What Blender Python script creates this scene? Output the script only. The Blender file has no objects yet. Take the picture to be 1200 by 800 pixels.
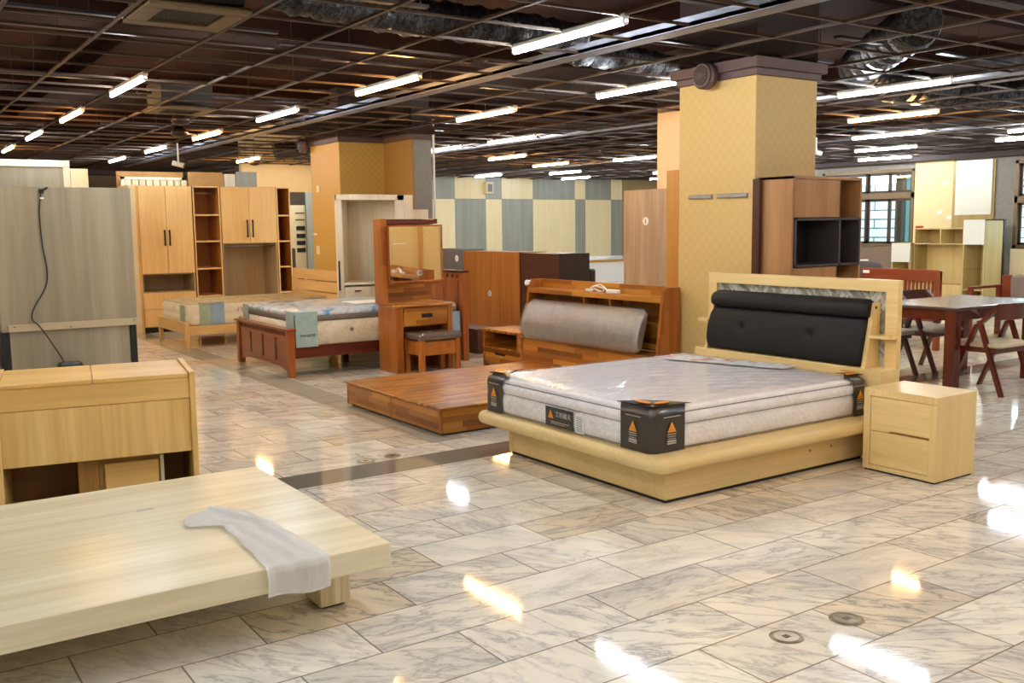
import bpy, bmesh, math, random
from mathutils import Vector, Matrix, Euler
random.seed(7)
S = bpy.context.scene
COL = S.collection
PI = math.pi

# ------------------------------------------------------------------ camera
H = 1.5
yaw, pitch, roll = (math.radians(a) for a in (-34.2725, 6.8244, -0.7181))
fwd = Vector((-math.sin(yaw)*math.cos(pitch), math.cos(yaw)*math.cos(pitch), -math.sin(pitch)))
rgt = Vector((math.cos(yaw), math.sin(yaw), 0))
upv = rgt.cross(fwd)
r2 = math.cos(roll)*rgt + math.sin(roll)*upv
u2 = -math.sin(roll)*rgt + math.cos(roll)*upv
cam = bpy.data.cameras.new('camera')
cam.sensor_width = 36.0
cam.lens = 1134.6/1200*36
cam.clip_end = 200
camo = bpy.data.objects.new('camera', cam)
camo.matrix_world = Matrix(((r2.x, u2.x, -fwd.x, 0), (r2.y, u2.y, -fwd.y, 0), (r2.z, u2.z, -fwd.z, H), (0, 0, 0, 1)))
COL.objects.link(camo)
S.camera = camo

S.view_settings.view_transform = 'Standard'
S.view_settings.look = 'None'
S.view_settings.gamma = 1
S.view_settings.use_curve_mapping = False
S.view_settings.exposure = 1.42

# ------------------------------------------------------------------ colours / node helpers
def lin(c):
    return c/12.92 if c <= 0.04045 else ((c+0.055)/1.055)**2.4
def C(r, g, b):
    return (lin(r/255), lin(g/255), lin(b/255), 1)

class N:
    """small node tree helper"""
    def __init__(s, name):
        s.m = bpy.data.materials.new(name)
        s.m.use_nodes = True
        s.t = s.m.node_tree
        s.n = s.t.nodes
        s.b = s.n['Principled BSDF']
    def new(s, typ, **kw):
        n = s.n.new(typ)
        for k, v in kw.items():
            if k in ('ins',):
                for a, b in v.items():
                    n.inputs[a].default_value = b
            else:
                setattr(n, k, v)
        return n
    def link(s, a, b):
        s.t.links.new(a, b)
    def math(s, op, a, b=None, c=None):
        n = s.n.new('ShaderNodeMath'); n.operation = op
        for i, v in enumerate((a, b, c)):
            if v is None: continue
            if isinstance(v, (int, float)): n.inputs[i].default_value = v
            else: s.link(v, n.inputs[i])
        return n.outputs[0]
    def ramp(s, fac, stops):
        n = s.n.new('ShaderNodeValToRGB')
        cr = n.color_ramp
        while len(cr.elements) < len(stops): cr.elements.new(0.5)
        for e, (p, c) in zip(cr.elements, stops):
            e.position = p; e.color = c
        s.link(fac, n.inputs[0])
        return n.outputs[0]
    def mix(s, fac, a, b, blend='MIX'):
        n = s.n.new('ShaderNodeMix'); n.data_type = 'RGBA'; n.blend_type = blend
        for i, v in ((0, fac), (6, a), (7, b)):
            if isinstance(v, (int, float, tuple)): n.inputs[i].default_value = v
            else: s.link(v, n.inputs[i])
        return n.outputs[2]
    def coords(s, kind='Object', scale=(1, 1, 1), rot=(0, 0, 0), loc=(0, 0, 0)):
        tc = s.n.new('ShaderNodeTexCoord'); mp = s.n.new('ShaderNodeMapping')
        mp.inputs['Scale'].default_value = scale
        mp.inputs['Rotation'].default_value = rot
        mp.inputs['Location'].default_value = loc
        s.link(tc.outputs[kind], mp.inputs[0])
        return mp.outputs[0]
    def noise(s, vec, scale, detail=3, rough=0.5, dist=0):
        n = s.n.new('ShaderNodeTexNoise')
        n.inputs['Scale'].default_value = scale
        n.inputs['Detail'].default_value = detail
        n.inputs['Roughness'].default_value = rough
        n.inputs['Distortion'].default_value = dist
        s.link(vec, n.inputs['Vector'])
        return n.outputs['Fac']
    def bump(s, h, strength=0.2, dist=0.01):
        n = s.n.new('ShaderNodeBump')
        n.inputs['Strength'].default_value = strength
        n.inputs['Distance'].default_value = dist
        s.link(h, n.inputs['Height'])
        s.link(n.outputs[0], s.b.inputs['Normal'])
    def set(s, col=None, rough=0.5, metal=0, coat=0, spec=None, coat_rough=0.1):
        if col is not None:
            if isinstance(col, tuple): s.b.inputs['Base Color'].default_value = col
            else: s.link(col, s.b.inputs['Base Color'])
        if isinstance(rough, (int, float)): s.b.inputs['Roughness'].default_value = rough
        else: s.link(rough, s.b.inputs['Roughness'])
        s.b.inputs['Metallic'].default_value = metal
        s.b.inputs['Coat Weight'].default_value = coat
        s.b.inputs['Coat Roughness'].default_value = coat_rough
        if spec is not None: s.b.inputs['Specular IOR Level'].default_value = spec
        return s.m

def plain(name, col, rough=0.5, metal=0, coat=0, var=0.06):
    k = N(name)
    v = k.coords()
    f = k.noise(v, 14, 3)
    d = tuple(c*(1-var*2) for c in col[:3])+(1,)
    l = tuple(min(1, c*(1+var)) for c in col[:3])+(1,)
    return k.set(k.ramp(f, [(0.3, d), (0.7, l)]), rough, metal, coat)

AX = {'x': 0, 'y': 1, 'z': 2}
def wood(name, light, dark, grain='z', band=7, fine=60, rough=0.38, coat=0.0, mid=None):
    k = N(name)
    sc = [1, 1, 1]; sc[AX[grain]] = 0.06
    v = k.coords(scale=sc)
    big = k.noise(v, band, 5, 0.6, 0.4)
    sc2 = [1, 1, 1]; sc2[AX[grain]] = 0.03
    v2 = k.coords(scale=sc2)
    fi = k.noise(v2, fine, 3, 0.6)
    col = k.ramp(big, [(0.3, dark), (0.5, mid or tuple((a+b)/2 for a, b in zip(light, dark))), (0.68, light)])
    fcol = k.ramp(fi, [(0.3, (0.8, 0.8, 0.8, 1)), (0.65, (1, 1, 1, 1))])
    col = k.mix(0.55, col, fcol, 'MULTIPLY')
    k.bump(fi, 0.05, 0.002)
    return k.set(col, rough, 0, coat)

def staves(name, cols, grain='x', across='y', w=0.045, L=0.34, rough=0.3):
    """butcher block: staves of random tone laid end to end"""
    k = N(name)
    tc = k.n.new('ShaderNodeTexCoord'); sep = k.n.new('ShaderNodeSeparateXYZ')
    k.link(tc.outputs['Object'], sep.inputs[0])
    g = sep.outputs[AX[grain]]; a = sep.outputs[AX[across]]
    row = k.math('FLOOR', k.math('DIVIDE', a, w))
    wn = k.n.new('ShaderNodeTexWhiteNoise'); wn.noise_dimensions = '1D'
    k.link(row, wn.inputs['W'])
    col = k.math('FLOOR', k.math('ADD', k.math('DIVIDE', g, L), k.math('MULTIPLY', wn.outputs['Value'], 9)))
    cb = k.n.new('ShaderNodeCombineXYZ'); k.link(row, cb.inputs[0]); k.link(col, cb.inputs[1])
    w2 = k.n.new('ShaderNodeTexWhiteNoise'); w2.noise_dimensions = '3D'; k.link(cb.outputs[0], w2.inputs['Vector'])
    base = k.ramp(w2.outputs['Value'], [(i/(len(cols)-1), c) for i, c in enumerate(cols)])
    sc = [1, 1, 1]; sc[AX[grain]] = 0.07
    fi = k.noise(k.coords(scale=sc), 45, 4, 0.6, 0.3)
    fc = k.ramp(fi, [(0.3, (0.72, 0.72, 0.72, 1)), (0.65, (1, 1, 1, 1))])
    return k.set(k.mix(0.6, base, fc, 'MULTIPLY'), rough, 0, 0.15)

def emit(name, col, strength):
    k = N(name)
    k.b.inputs['Base Color'].default_value = (0.8, 0.8, 0.8, 1)
    k.b.inputs['Emission Color'].default_value = col
    k.b.inputs['Emission Strength'].default_value = strength
    return k.m

# ------------------------------------------------------------------ materials
M = {}
M['beech'] = wood('beech_veneer', C(240, 212, 150), C(226, 196, 132), 'y', 5, 70)
M['beechx'] = wood('beech_veneer_long', C(240, 212, 150), C(226, 196, 132), 'x', 5, 70)
M['beechz'] = wood('beech_veneer_upright', C(238, 210, 148), C(224, 194, 132), 'z', 5, 70)
M['elm'] = wood('pale_elm_laminate', C(246, 236, 204), C(216, 199, 158), 'x', 9, 45, 0.3)
M['elmz'] = wood('pale_elm_laminate_upright', C(240, 230, 196), C(205, 188, 146), 'z', 30, 60, 0.35)
M['gold'] = wood('golden_oak', C(250, 208, 130), C(228, 178, 98), 'x', 6, 50)
M['goldz'] = wood('golden_oak_upright', C(252, 214, 140), C(230, 182, 100), 'z', 12, 50)
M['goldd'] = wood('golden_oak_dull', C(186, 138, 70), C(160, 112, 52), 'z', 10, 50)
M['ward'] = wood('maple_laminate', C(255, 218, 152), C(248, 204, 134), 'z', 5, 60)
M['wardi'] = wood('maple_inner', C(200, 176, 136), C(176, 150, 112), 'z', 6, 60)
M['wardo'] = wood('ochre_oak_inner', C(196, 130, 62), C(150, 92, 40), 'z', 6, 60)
M['oakbed'] = wood('light_oak', C(240, 200, 132), C(226, 180, 112), 'y', 8, 60)
M['oakbedz'] = wood('light_oak_upright', C(240, 200, 132), C(226, 180, 112), 'z', 8, 60)
AC = [C(114, 66, 20), C(162, 98, 32), C(190, 126, 46), C(144, 84, 26), C(204, 142, 58), C(172, 108, 36)]
M['acx'] = staves('acacia_block', AC, 'x', 'y')
M['acy'] = staves('acacia_block_cross', AC, 'y', 'z')
M['acxz'] = staves('acacia_block_side', AC, 'x', 'z')
AV = [C(150, 82, 28), C(168, 98, 36), C(176, 106, 42), C(158, 90, 32)]
M['acz'] = staves('acacia_block_upright', AV, 'z', 'y', 0.05, 0.4)
M['aczx'] = staves('acacia_block_upright_front', AV, 'z', 'x', 0.05, 0.4)
M['cherry'] = wood('cherry_stain', C(164, 86, 28), C(128, 60, 16), 'y', 9, 60, 0.3, 0.2)
M['cherryz'] = wood('cherry_stain_upright', C(178, 100, 34), C(138, 68, 20), 'z', 12, 60, 0.3, 0.2)
M['maho'] = wood('mahogany_stain', C(104, 34, 20), C(66, 20, 12), 'x', 9, 60, 0.25, 0.3)
M['mahoz'] = wood('mahogany_stain_upright', C(108, 36, 22), C(66, 20, 12), 'z', 9, 60, 0.25, 0.3)
M['terra'] = wood('red_teak_stain', C(146, 68, 34), C(112, 46, 22), 'y', 9, 60, 0.3, 0.2)
M['tabletop'] = plain('dark_polished_top', C(84, 58, 50), 0.26, 0, 0.25)
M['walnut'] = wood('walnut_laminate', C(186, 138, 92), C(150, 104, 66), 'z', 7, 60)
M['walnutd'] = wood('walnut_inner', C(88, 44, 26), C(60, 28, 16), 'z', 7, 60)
M['graybox'] = plain('charcoal_board', C(92, 86, 86), 0.5)
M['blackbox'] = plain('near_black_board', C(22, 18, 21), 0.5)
M['charbox'] = plain('charcoal_box_board', C(64, 58, 60), 0.5)
M['greige'] = wood('greige_laminate', C(164, 156, 136), C(130, 122, 102), 'z', 4.5, 40)
M['greige2'] = wood('greige_board', C(184, 160, 130), C(150, 126, 100), 'z', 14, 60)
M['greigec'] = wood('greige_rail', C(190, 178, 150), C(176, 162, 134), 'x', 4, 40)
M['whiteoak'] = wood('white_oak_laminate', C(238, 228, 204), C(222, 210, 182), 'z', 6, 50)
M['unitoak'] = wood('straw_oak_laminate', C(214, 190, 128), C(192, 166, 104), 'z', 8, 60)
M['unitoakd'] = wood('straw_oak_back', C(176, 150, 88), C(154, 128, 70), 'z', 8, 60)
M['ochre'] = wood('ochre_board', C(206, 150, 72), C(186, 128, 54), 'z', 10, 60)
M['browncab'] = wood('amber_oak_board', C(204, 134, 62), C(168, 102, 42), 'z', 14, 70, 0.4)
M['darkcab'] = wood('wenge_board', C(92, 50, 34), C(62, 30, 22), 'y', 14, 70, 0.4)
M['blackcab'] = wood('black_oak_board', C(44, 26, 22), C(28, 16, 14), 'z', 12, 70, 0.4)
M['black'] = plain('black_plastic', C(22, 22, 24), 0.4)
M['toe'] = plain('black_toe_kick', C(16, 15, 15), 0.5)
M['white'] = plain('white_paint', C(236, 234, 226), 0.35, var=0.01)
M['whitegloss'] = plain('white_gloss_door', C(222, 222, 208), 0.2, var=0.01)
M['boardcream'] = plain('cream_wall_board', C(226, 202, 150), 0.6, var=0.02)
M['boardtan'] = plain('tan_wall_board', C(164, 140, 98), 0.6, var=0.03)
M['paper'] = plain('white_paper', C(238, 236, 230), 0.6, var=0.01)
M['steel'] = plain('brushed_steel', C(170, 170, 172), 0.35, 0.9)
M['galv'] = plain('galvanised_channel', C(138, 138, 148), 0.45, 0.3)
M['joist'] = plain('dull_galvanised_joist', C(44, 40, 46), 0.5, 0.2)
M['joistp'] = plain('brown_joist', C(56, 40, 32), 0.5, 0.1)
M['darkmetal'] = plain('dark_handle', C(52, 40, 34), 0.35, 0.6)
M['cream'] = plain('cream_paint', C(240, 224, 184), 0.6, var=0.02)
M['creamwall'] = plain('cream_wall', C(232, 214, 170), 0.65, var=0.02)
M['peach'] = plain('peach_paint', C(240, 204, 160), 0.6, var=0.02)
M['taupe'] = plain('taupe_paint', C(120, 100, 82), 0.7, var=0.04)
M['taupedark'] = plain('dark_taupe_beam', C(70, 58, 56), 0.7, var=0.04)
M['greywall'] = plain('grey_wall_paint', C(132, 128, 120), 0.7, var=0.05)
M['trimc'] = plain('mauve_brown_crown', C(96, 76, 76), 0.5, var=0.03)
M['panelgrey'] = wood('grey_cladding', C(172, 172, 160), C(150, 152, 140), 'z', 6, 60)
M['panelcream'] = wood('cream_cladding', C(255, 238, 192), C(250, 228, 178), 'z', 6, 60)
M['card'] = plain('brown_cardboard', C(184, 140, 82), 0.8)
M['sticker'] = plain('round_sticker', C(232, 230, 226), 0.5)
M['tape'] = plain('clear_tape', C(220, 214, 200), 0.2)
M['greyfab'] = plain('grey_fabric', C(134, 122, 112), 0.9)
M['greydark'] = plain('dark_grey_fabric', C(84, 78, 80), 0.85)
M['seatgrey'] = plain('pale_grey_fabric', C(170, 164, 152), 0.9)
M['seatbeige'] = plain('beige_fabric', C(206, 190, 158), 0.9)
M['red'] = plain('red_plastic', C(200, 40, 24), 0.4)
M['orange'] = plain('orange_print', C(232, 150, 30), 0.5)
M['labelblack'] = plain('label_black', C(52, 46, 42), 0.35, 0, 0.4)
M['labeltext'] = plain('label_text', C(186, 180, 168), 0.5)
M['blueprint'] = plain('blue_stamp', C(120, 140, 160), 0.6)
M['mirrorframe'] = M['cherryz']

def mk_leather():
    k = N('black_upholstery')
    f = k.noise(k.coords(), 260, 3, 0.6)
    k.bump(f, 0.15, 0.001)
    return k.set(k.ramp(f, [(0.3, C(9, 8, 10)), (0.7, C(18, 16, 18))]), 0.6, 0, 0, 0.35)
M['leather'] = mk_leather()

def mk_quilt(name, a, b, scale=34, rough=0.75):
    k = N(name)
    v = k.coords(rot=(0.4, 0.3, PI/4))
    n = k.n.new('ShaderNodeTexVoronoi'); n.inputs['Scale'].default_value = scale
    k.link(v, n.inputs['Vector'])
    k.bump(n.outputs['Distance'], 0.6, 0.012)
    f = k.noise(k.coords(), 8, 4)
    return k.set(k.ramp(f, [(0.3, b), (0.7, a)]), rough)
M['mattress'] = mk_quilt('white_quilted_fabric', C(252, 249, 246), C(242, 238, 236))
M['mattresscream'] = mk_quilt('cream_quilted_fabric', C(226, 216, 192), C(206, 194, 166), 26)
M['piping'] = plain('grey_piping', C(150, 146, 144), 0.7)
M['greyband'] = plain('taupe_mattress_border', C(120, 112, 104), 0.8)

def mk_floral():
    k = N('leaf_print_fabric')
    v = k.coords(rot=(0, 0, 0.6), scale=(1, 2.4, 1))
    f = k.noise(v, 5, 4, 0.6, 2.0)
    c = k.ramp(f, [(0.38, C(176, 150, 96)), (0.5, C(232, 218, 178)), (0.6, C(206, 184, 132)), (0.7, C(150, 158, 110))])
    return k.set(c, 0.7)
M['floral'] = mk_floral()
def mk_floralside():
    k = N('leaf_print_border')
    v = k.coords(scale=(1, 1, 1.3))
    n = k.n.new('ShaderNodeTexVoronoi'); n.inputs['Scale'].default_value = 4.5
    k.link(v, n.inputs['Vector'])
    f = k.noise(v, 12, 4, 0.6, 3.0)
    m = k.math('MULTIPLY', k.math('LESS_THAN', n.outputs['Distance'], 0.22), k.math('GREATER_THAN', f, 0.55))
    c = k.mix(m, C(232, 222, 198), C(96, 90, 66))
    return k.set(c, 0.7)
M['floralside'] = mk_floralside()
def mk_bluetop():
    k = N('blue_print_film')
    v = k.coords(scale=(1, 1.6, 1))
    f = k.noise(v, 4.5, 4, 0.6, 1.5)
    c = k.ramp(f, [(0.34, C(104, 150, 190)), (0.45, C(170, 196, 216)), (0.55, C(216, 220, 220)), (0.66, C(176, 180, 190))])
    k.bump(k.noise(v, 14, 3, 0.5, 1.5), 0.5, 0.02)
    return k.set(c, 0.25, 0, 0.6)
M['bluetop'] = mk_bluetop()
M['bluecorner'] = plain('aqua_corner_print', C(160, 186, 184), 0.4, 0, 0.4)
M['greencorner'] = plain('sage_corner_print', C(170, 190, 160), 0.4, 0, 0.4)
M['bluesky'] = plain('sky_corner_print', C(150, 178, 200), 0.4, 0, 0.4)

def mk_leafpanel():
    k = N('embossed_leaf_relief')
    def strokes(ang, off):
        mp = k.n.new('ShaderNodeMapping'); mp.inputs['Scale'].default_value = (1, 5, 1.0); mp.inputs['Location'].default_value = (off, off, 0)
        k.link(k.coords(rot=(ang, 0, 0)), mp.inputs[0]); return mp.outputs[0]
    a = k.noise(strokes(0.8, 0), 4.6, 4, 0.6, 0.7)
    b = k.noise(strokes(-0.5, 3), 4.6, 4, 0.6, 0.7)
    m = k.noise(k.coords(), 5, 2, 0.5, 1.5)
    g = k.mix(k.ramp(m, [(0.47, (0, 0, 0, 1)), (0.53, (1, 1, 1, 1))]), a, b)
    c = k.ramp(g, [(0.34, C(104, 104, 90)), (0.47, C(146, 146, 130)), (0.56, C(208, 206, 192)), (0.68, C(150, 148, 132))])
    k.bump(g, 0.5, 0.008)
    return k.set(c, 0.4)
M['leafpanel'] = mk_leafpanel()

def mk_wallpaper(name, a, b):
    k = N(name)
    tc = k.n.new('ShaderNodeTexCoord')
    sp = k.n.new('ShaderNodeSeparateXYZ'); k.link(tc.outputs['Object'], sp.inputs[0])
    s = k.math('ADD', sp.outputs[0], sp.outputs[1])
    g = 0.045
    i = k.math('FLOOR', k.math('DIVIDE', s, g)); j = k.math('FLOOR', k.math('DIVIDE', sp.outputs[2], g))
    par = k.math('MODULO', k.math('ABSOLUTE', k.math('ADD', i, j)), 2)
    cb = k.n.new('ShaderNodeCombineXYZ')
    k.link(k.math('MULTIPLY', s, k.math('ADD', 30, k.math('MULTIPLY', par, 120))), cb.inputs[0])
    k.link(k.math('MULTIPLY', sp.outputs[2], k.math('SUBTRACT', 150, k.math('MULTIPLY', par, 120))), cb.inputs[1])
    f = k.noise(cb.outputs[0], 1.0, 2)
    h = k.math('ADD', k.math('MULTIPLY', f, 0.7), k.math('MULTIPLY', par, 0.2))
    k.bump(h, 0.18, 0.002)
    return k.set(k.ramp(h, [(0.2, b), (0.75, a)]), 0.5)
M['wallpaper'] = mk_wallpaper('gold_basketweave_wallpaper', C(214, 184, 118), C(206, 174, 108))
M['wallpaper2'] = mk_wallpaper('gold_wallpaper_plain', C(206, 168, 84), C(192, 152, 70))
M['wallpaperd'] = mk_wallpaper('brown_wallpaper', C(160, 120, 58), C(146, 108, 50))

def mk_marble():
    k = N('marble_tile_floor')
    tc = k.n.new('ShaderNodeTexCoord'); sp = k.n.new('ShaderNodeSeparateXYZ')
    k.link(tc.outputs['Object'], sp.inputs[0])
    X, Y = sp.outputs[0], sp.outputs[1]
    hh, ww = 0.3165, 0.616
    v = k.math('DIVIDE', k.math('SUBTRACT', Y, 2.345-0.3165*40), hh)
    row = k.math('FLOOR', v); fv = k.math('FRACT', v)
    u = k.math('ADD', k.math('DIVIDE', k.math('SUBTRACT', X, 1.459-0.616*40), ww), k.math('MULTIPLY', k.math('MODULO', row, 2), 0.5))
    col = k.math('FLOOR', u); fu = k.math('FRACT', u)
    cb = k.n.new('ShaderNodeCombineXYZ'); k.link(row, cb.inputs[0]); k.link(col, cb.inputs[1])
    wn = k.n.new('ShaderNodeTexWhiteNoise'); k.link(cb.outputs[0], wn.inputs['Vector'])
    sc = k.n.new('ShaderNodeSeparateColor'); k.link(wn.outputs['Color'], sc.inputs[0])
    # per tile rotated and shifted vein field
    vr = k.n.new('ShaderNodeVectorRotate'); vr.rotation_type = 'Z_AXIS'
    k.link(tc.outputs['Object'], vr.inputs['Vector'])
    k.link(k.math('ADD', k.math('MULTIPLY', sc.outputs[0], 1.5), 0.0), vr.inputs['Angle'])
    va = k.n.new('ShaderNodeVectorMath'); va.operation = 'MULTIPLY_ADD'
    k.link(wn.outputs['Color'], va.inputs[0]); va.inputs[1].default_value = (40, 40, 40); k.link(vr.outputs[0], va.inputs[2])
    mp = k.n.new('ShaderNodeMapping'); mp.inputs['Scale'].default_value = (1.0, 3.2, 1); k.link(va.outputs[0], mp.inputs[0])
    n1 = k.noise(mp.outputs[0], 3.0, 6, 0.6, 0.45)
    ridge = k.math('ABSOLUTE', k.math('SUBTRACT', n1, 0.5))
    thin = k.ramp(ridge, [(0.0, (1, 1, 1, 1)), (0.022, (0.35, 0.35, 0.35, 1)), (0.06, (0, 0, 0, 1))])
    n2 = k.noise(mp.outputs[0], 1.6, 5, 0.6, 0.6)
    cloud = k.ramp(n2, [(0.42, (0, 0, 0, 1)), (0.68, (1, 1, 1, 1))])
    n3 = k.noise(mp.outputs[0], 11, 5, 0.65, 1.2)
    thin2 = k.ramp(k.math('ABSOLUTE', k.math('SUBTRACT', n3, 0.5)), [(0.0, (1, 1, 1, 1)), (0.03, (0, 0, 0, 1))])
    base = k.mix(sc.outputs[1], C(234, 225, 206), C(250, 243, 226))
    base = k.mix(k.math('MULTIPLY', k.math('GREATER_THAN', sc.outputs[2], 0.87), 0.5), base, C(222, 200, 158))
    base = k.mix(k.math('MULTIPLY', cloud, 0.42), base, C(176, 172, 172))
    amt = k.math('ADD', 0.20, k.math('MULTIPLY', sc.outputs[2], 0.5))
    base = k.mix(k.math('MULTIPLY', thin, amt), base, C(118, 116, 118))
    base = k.mix(k.math('MULTIPLY', k.math('MULTIPLY', thin2, cloud), 0.4), base, C(112, 110, 112))
    # dark granite borders: one row across, one strip along
    band = k.math('MULTIPLY', k.math('GREATER_THAN', Y, 5.22), k.math('LESS_THAN', Y, 5.53))
    band2 = k.math('MULTIPLY', k.math('MULTIPLY', k.math('GREATER_THAN', X, 3.26), k.math('LESS_THAN', X, 3.56)), k.math('GREATER_THAN', Y, 5.8))
    gn = k.noise(tc.outputs['Object'], 120, 3, 0.6)
    gran = k.ramp(gn, [(0.35, C(112, 108, 98)), (0.65, C(138, 134, 122))])
    gran2 = k.ramp(gn, [(0.35, C(172, 170, 152)), (0.65, C(194, 190, 172))])
    base = k.mix(band, base, gran)
    base = k.mix(band2, base, gran2)
    # joints
    e = 0.011
    jv = k.math('LESS_THAN', k.math('MINIMUM', fv, k.math('SUBTRACT', 1, fv)), e)
    ju = k.math('LESS_THAN', k.math('MINIMUM', fu, k.math('SUBTRACT', 1, fu)), e*0.5)
    j = k.math('MAXIMUM', jv, ju)
    j = k.math('MULTIPLY', j, k.math('SUBTRACT', 1, band))
    base = k.mix(k.math('MULTIPLY', j, 0.8), base, C(118, 100, 80))
    rn = k.noise(tc.outputs['Object'], 3, 4)
    rough = k.math('ADD', 0.03, k.math('MULTIPLY', rn, 0.05))
    k.bump(k.math('SUBTRACT', 1, j), 0.1, 0.002)
    return k.set(base, rough, 0, 0, 0.6)
M['marble'] = mk_marble()

def mk_slab():
    k = N('ceiling_slab_concrete')
    f = k.noise(k.coords(), 1.3, 5, 0.6)
    return k.set(k.ramp(f, [(0.3, C(32, 19, 16)), (0.7, C(56, 34, 27))]), 0.9, 0, 0, 0.08)
M['slab'] = mk_slab()
M['tbar'] = plain('beige_ceiling_bar', C(84, 64, 48), 0.5, 0.2)
M['foil'] = None
def mk_foil():
    k = N('crumpled_foil_duct')
    v = k.coords()
    f = k.noise(v, 30, 4, 0.6, 1.0)
    k.bump(f, 0.9, 0.02)
    return k.set(k.ramp(f, [(0.35, C(18, 17, 19)), (0.7, C(84, 82, 84))]), 0.28, 0.85)
M['foil'] = mk_foil()
M['vent'] = plain('beige_cassette_frame', C(92, 72, 42), 0.5)
M['darkgrille'] = plain('dark_grille', C(46, 40, 34), 0.6)

def mk_plastic(name, a=0.16, scale=9, fk=0.3, rg=0.16):
    k = N(name)
    n = k.n
    tr = n.new('ShaderNodeBsdfTransparent'); gl = n.new('ShaderNodeBsdfGlossy')
    gl.inputs['Roughness'].default_value = rg
    gl.inputs['Color'].default_value = (0.95, 0.95, 1, 1)
    tr.inputs['Color'].default_value = (0.99, 0.99, 0.995, 1)
    mx = n.new('ShaderNodeMixShader')
    fr = n.new('ShaderNodeLayerWeight'); fr.inputs['Blend'].default_value = 0.35
    fac = k.math('ADD', a, k.math('MULTIPLY', fr.outputs['Fresnel'], fk))
    bp = n.new('ShaderNodeBump'); bp.inputs['Strength'].default_value = 0.8; bp.inputs['Distance'].default_value = 0.02
    w = k.noise(k.coords(rot=(0, 0, 0.6), scale=(0.25, 1.4, 1)), scale, 3, 0.5, 0.8)
    k.link(w, bp.inputs['Height'])
    k.link(bp.outputs[0], gl.inputs['Normal']); k.link(bp.outputs[0], fr.inputs['Normal'])
    k.link(fac, mx.inputs[0]); k.link(tr.outputs[0], mx.inputs[1]); k.link(gl.outputs[0], mx.inputs[2])
    k.link(mx.outputs[0], n['Material Output'].inputs[0])
    return k.m
M['film'] = mk_plastic('clear_plastic_film', 0.06, 5, 0.5, 0.10)
M['film3'] = mk_plastic('crinkled_plastic_wrap', 0.10, 14, 0.7, 0.12)
M['cushiongrey'] = plain('light_grey_upholstery', C(178, 170, 158), 0.8)
M['film2'] = mk_plastic('clear_plastic_wrap', 0.03, 22)
def mk_glass():
    k = N('window_glass')
    n = k.n
    tr = n.new('ShaderNodeBsdfTransparent'); gl = n.new('ShaderNodeBsdfGlossy'); gl.inputs['Roughness'].default_value = 0.02
    tr.inputs['Color'].default_value = (0.93, 0.97, 0.97, 1)
    mx = n.new('ShaderNodeMixShader'); mx.inputs[0].default_value = 0.08
    k.link(tr.outputs[0], mx.inputs[1]); k.link(gl.outputs[0], mx.inputs[2]); k.link(mx.outputs[0], n['Material Output'].inputs[0])
    return k.m
M['glass'] = mk_glass()
def mk_mirror():
    k = N('mirror_glass')
    return k.set((0.86, 0.84, 0.8, 1), 0.03, 1.0)
M['mirror'] = mk_mirror()
def mk_foam():
    k = N('white_packing_foam')
    v = k.coords(rot=(0, 0, 0.2), scale=(5, 1, 1))
    f = k.noise(v, 7, 3)
    k.bump(f, 0.3, 0.01)
    k.b.inputs['Subsurface Weight'].default_value = 0.0
    return k.set(k.ramp(f, [(0.3, C(250, 247, 242)), (0.7, C(255, 253, 250))]), 0.6)
M['foam'] = mk_foam()
M['cool'] = emit('cool_white_tube', (0.86, 0.94, 1.0, 1), 62)
M['warm'] = emit('warm_white_tube', (1.0, 0.56, 0.20, 1), 62)
M['batten'] = plain('white_batten', C(210, 206, 200), 0.4)
def mk_out():
    k = N('neighbouring_facade')
    v = k.coords(scale=(1, 1, 1))
    w = k.n.new('ShaderNodeTexBrick')
    w.inputs['Color1'].default_value = C(238, 244, 244); w.inputs['Color2'].default_value = C(226, 238, 240)
    w.inputs['Mortar'].default_value = C(110, 128, 130)
    w.inputs['Scale'].default_value = 1.0; w.inputs['Mortar Size'].default_value = 0.02
    w.inputs['Brick Width'].default_value = 0.9; w.inputs['Row Height'].default_value = 0.22
    mp = k.coords(rot=(0, PI/2, 0))
    tc = k.n.new('ShaderNodeTexCoord'); sp = k.n.new('ShaderNodeSeparateXYZ'); k.link(tc.outputs['Object'], sp.inputs[0])
    cb = k.n.new('ShaderNodeCombineXYZ'); k.link(sp.outputs[1], cb.inputs[0]); k.link(sp.outputs[2], cb.inputs[1])
    k.link(cb.outputs[0], w.inputs['Vector'])
    return k.set(w.outputs['Color'], 0.6)
M['facade'] = mk_out()
M['tealglass'] = plain('teal_shed_panel', C(110, 160, 158), 0.2)
M['bronze'] = plain('bronze_window_frame', C(110, 92, 66), 0.4, 0.3)
M['bronzed'] = plain('dark_bronze_sash', C(58, 48, 40), 0.4, 0.3)

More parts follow.
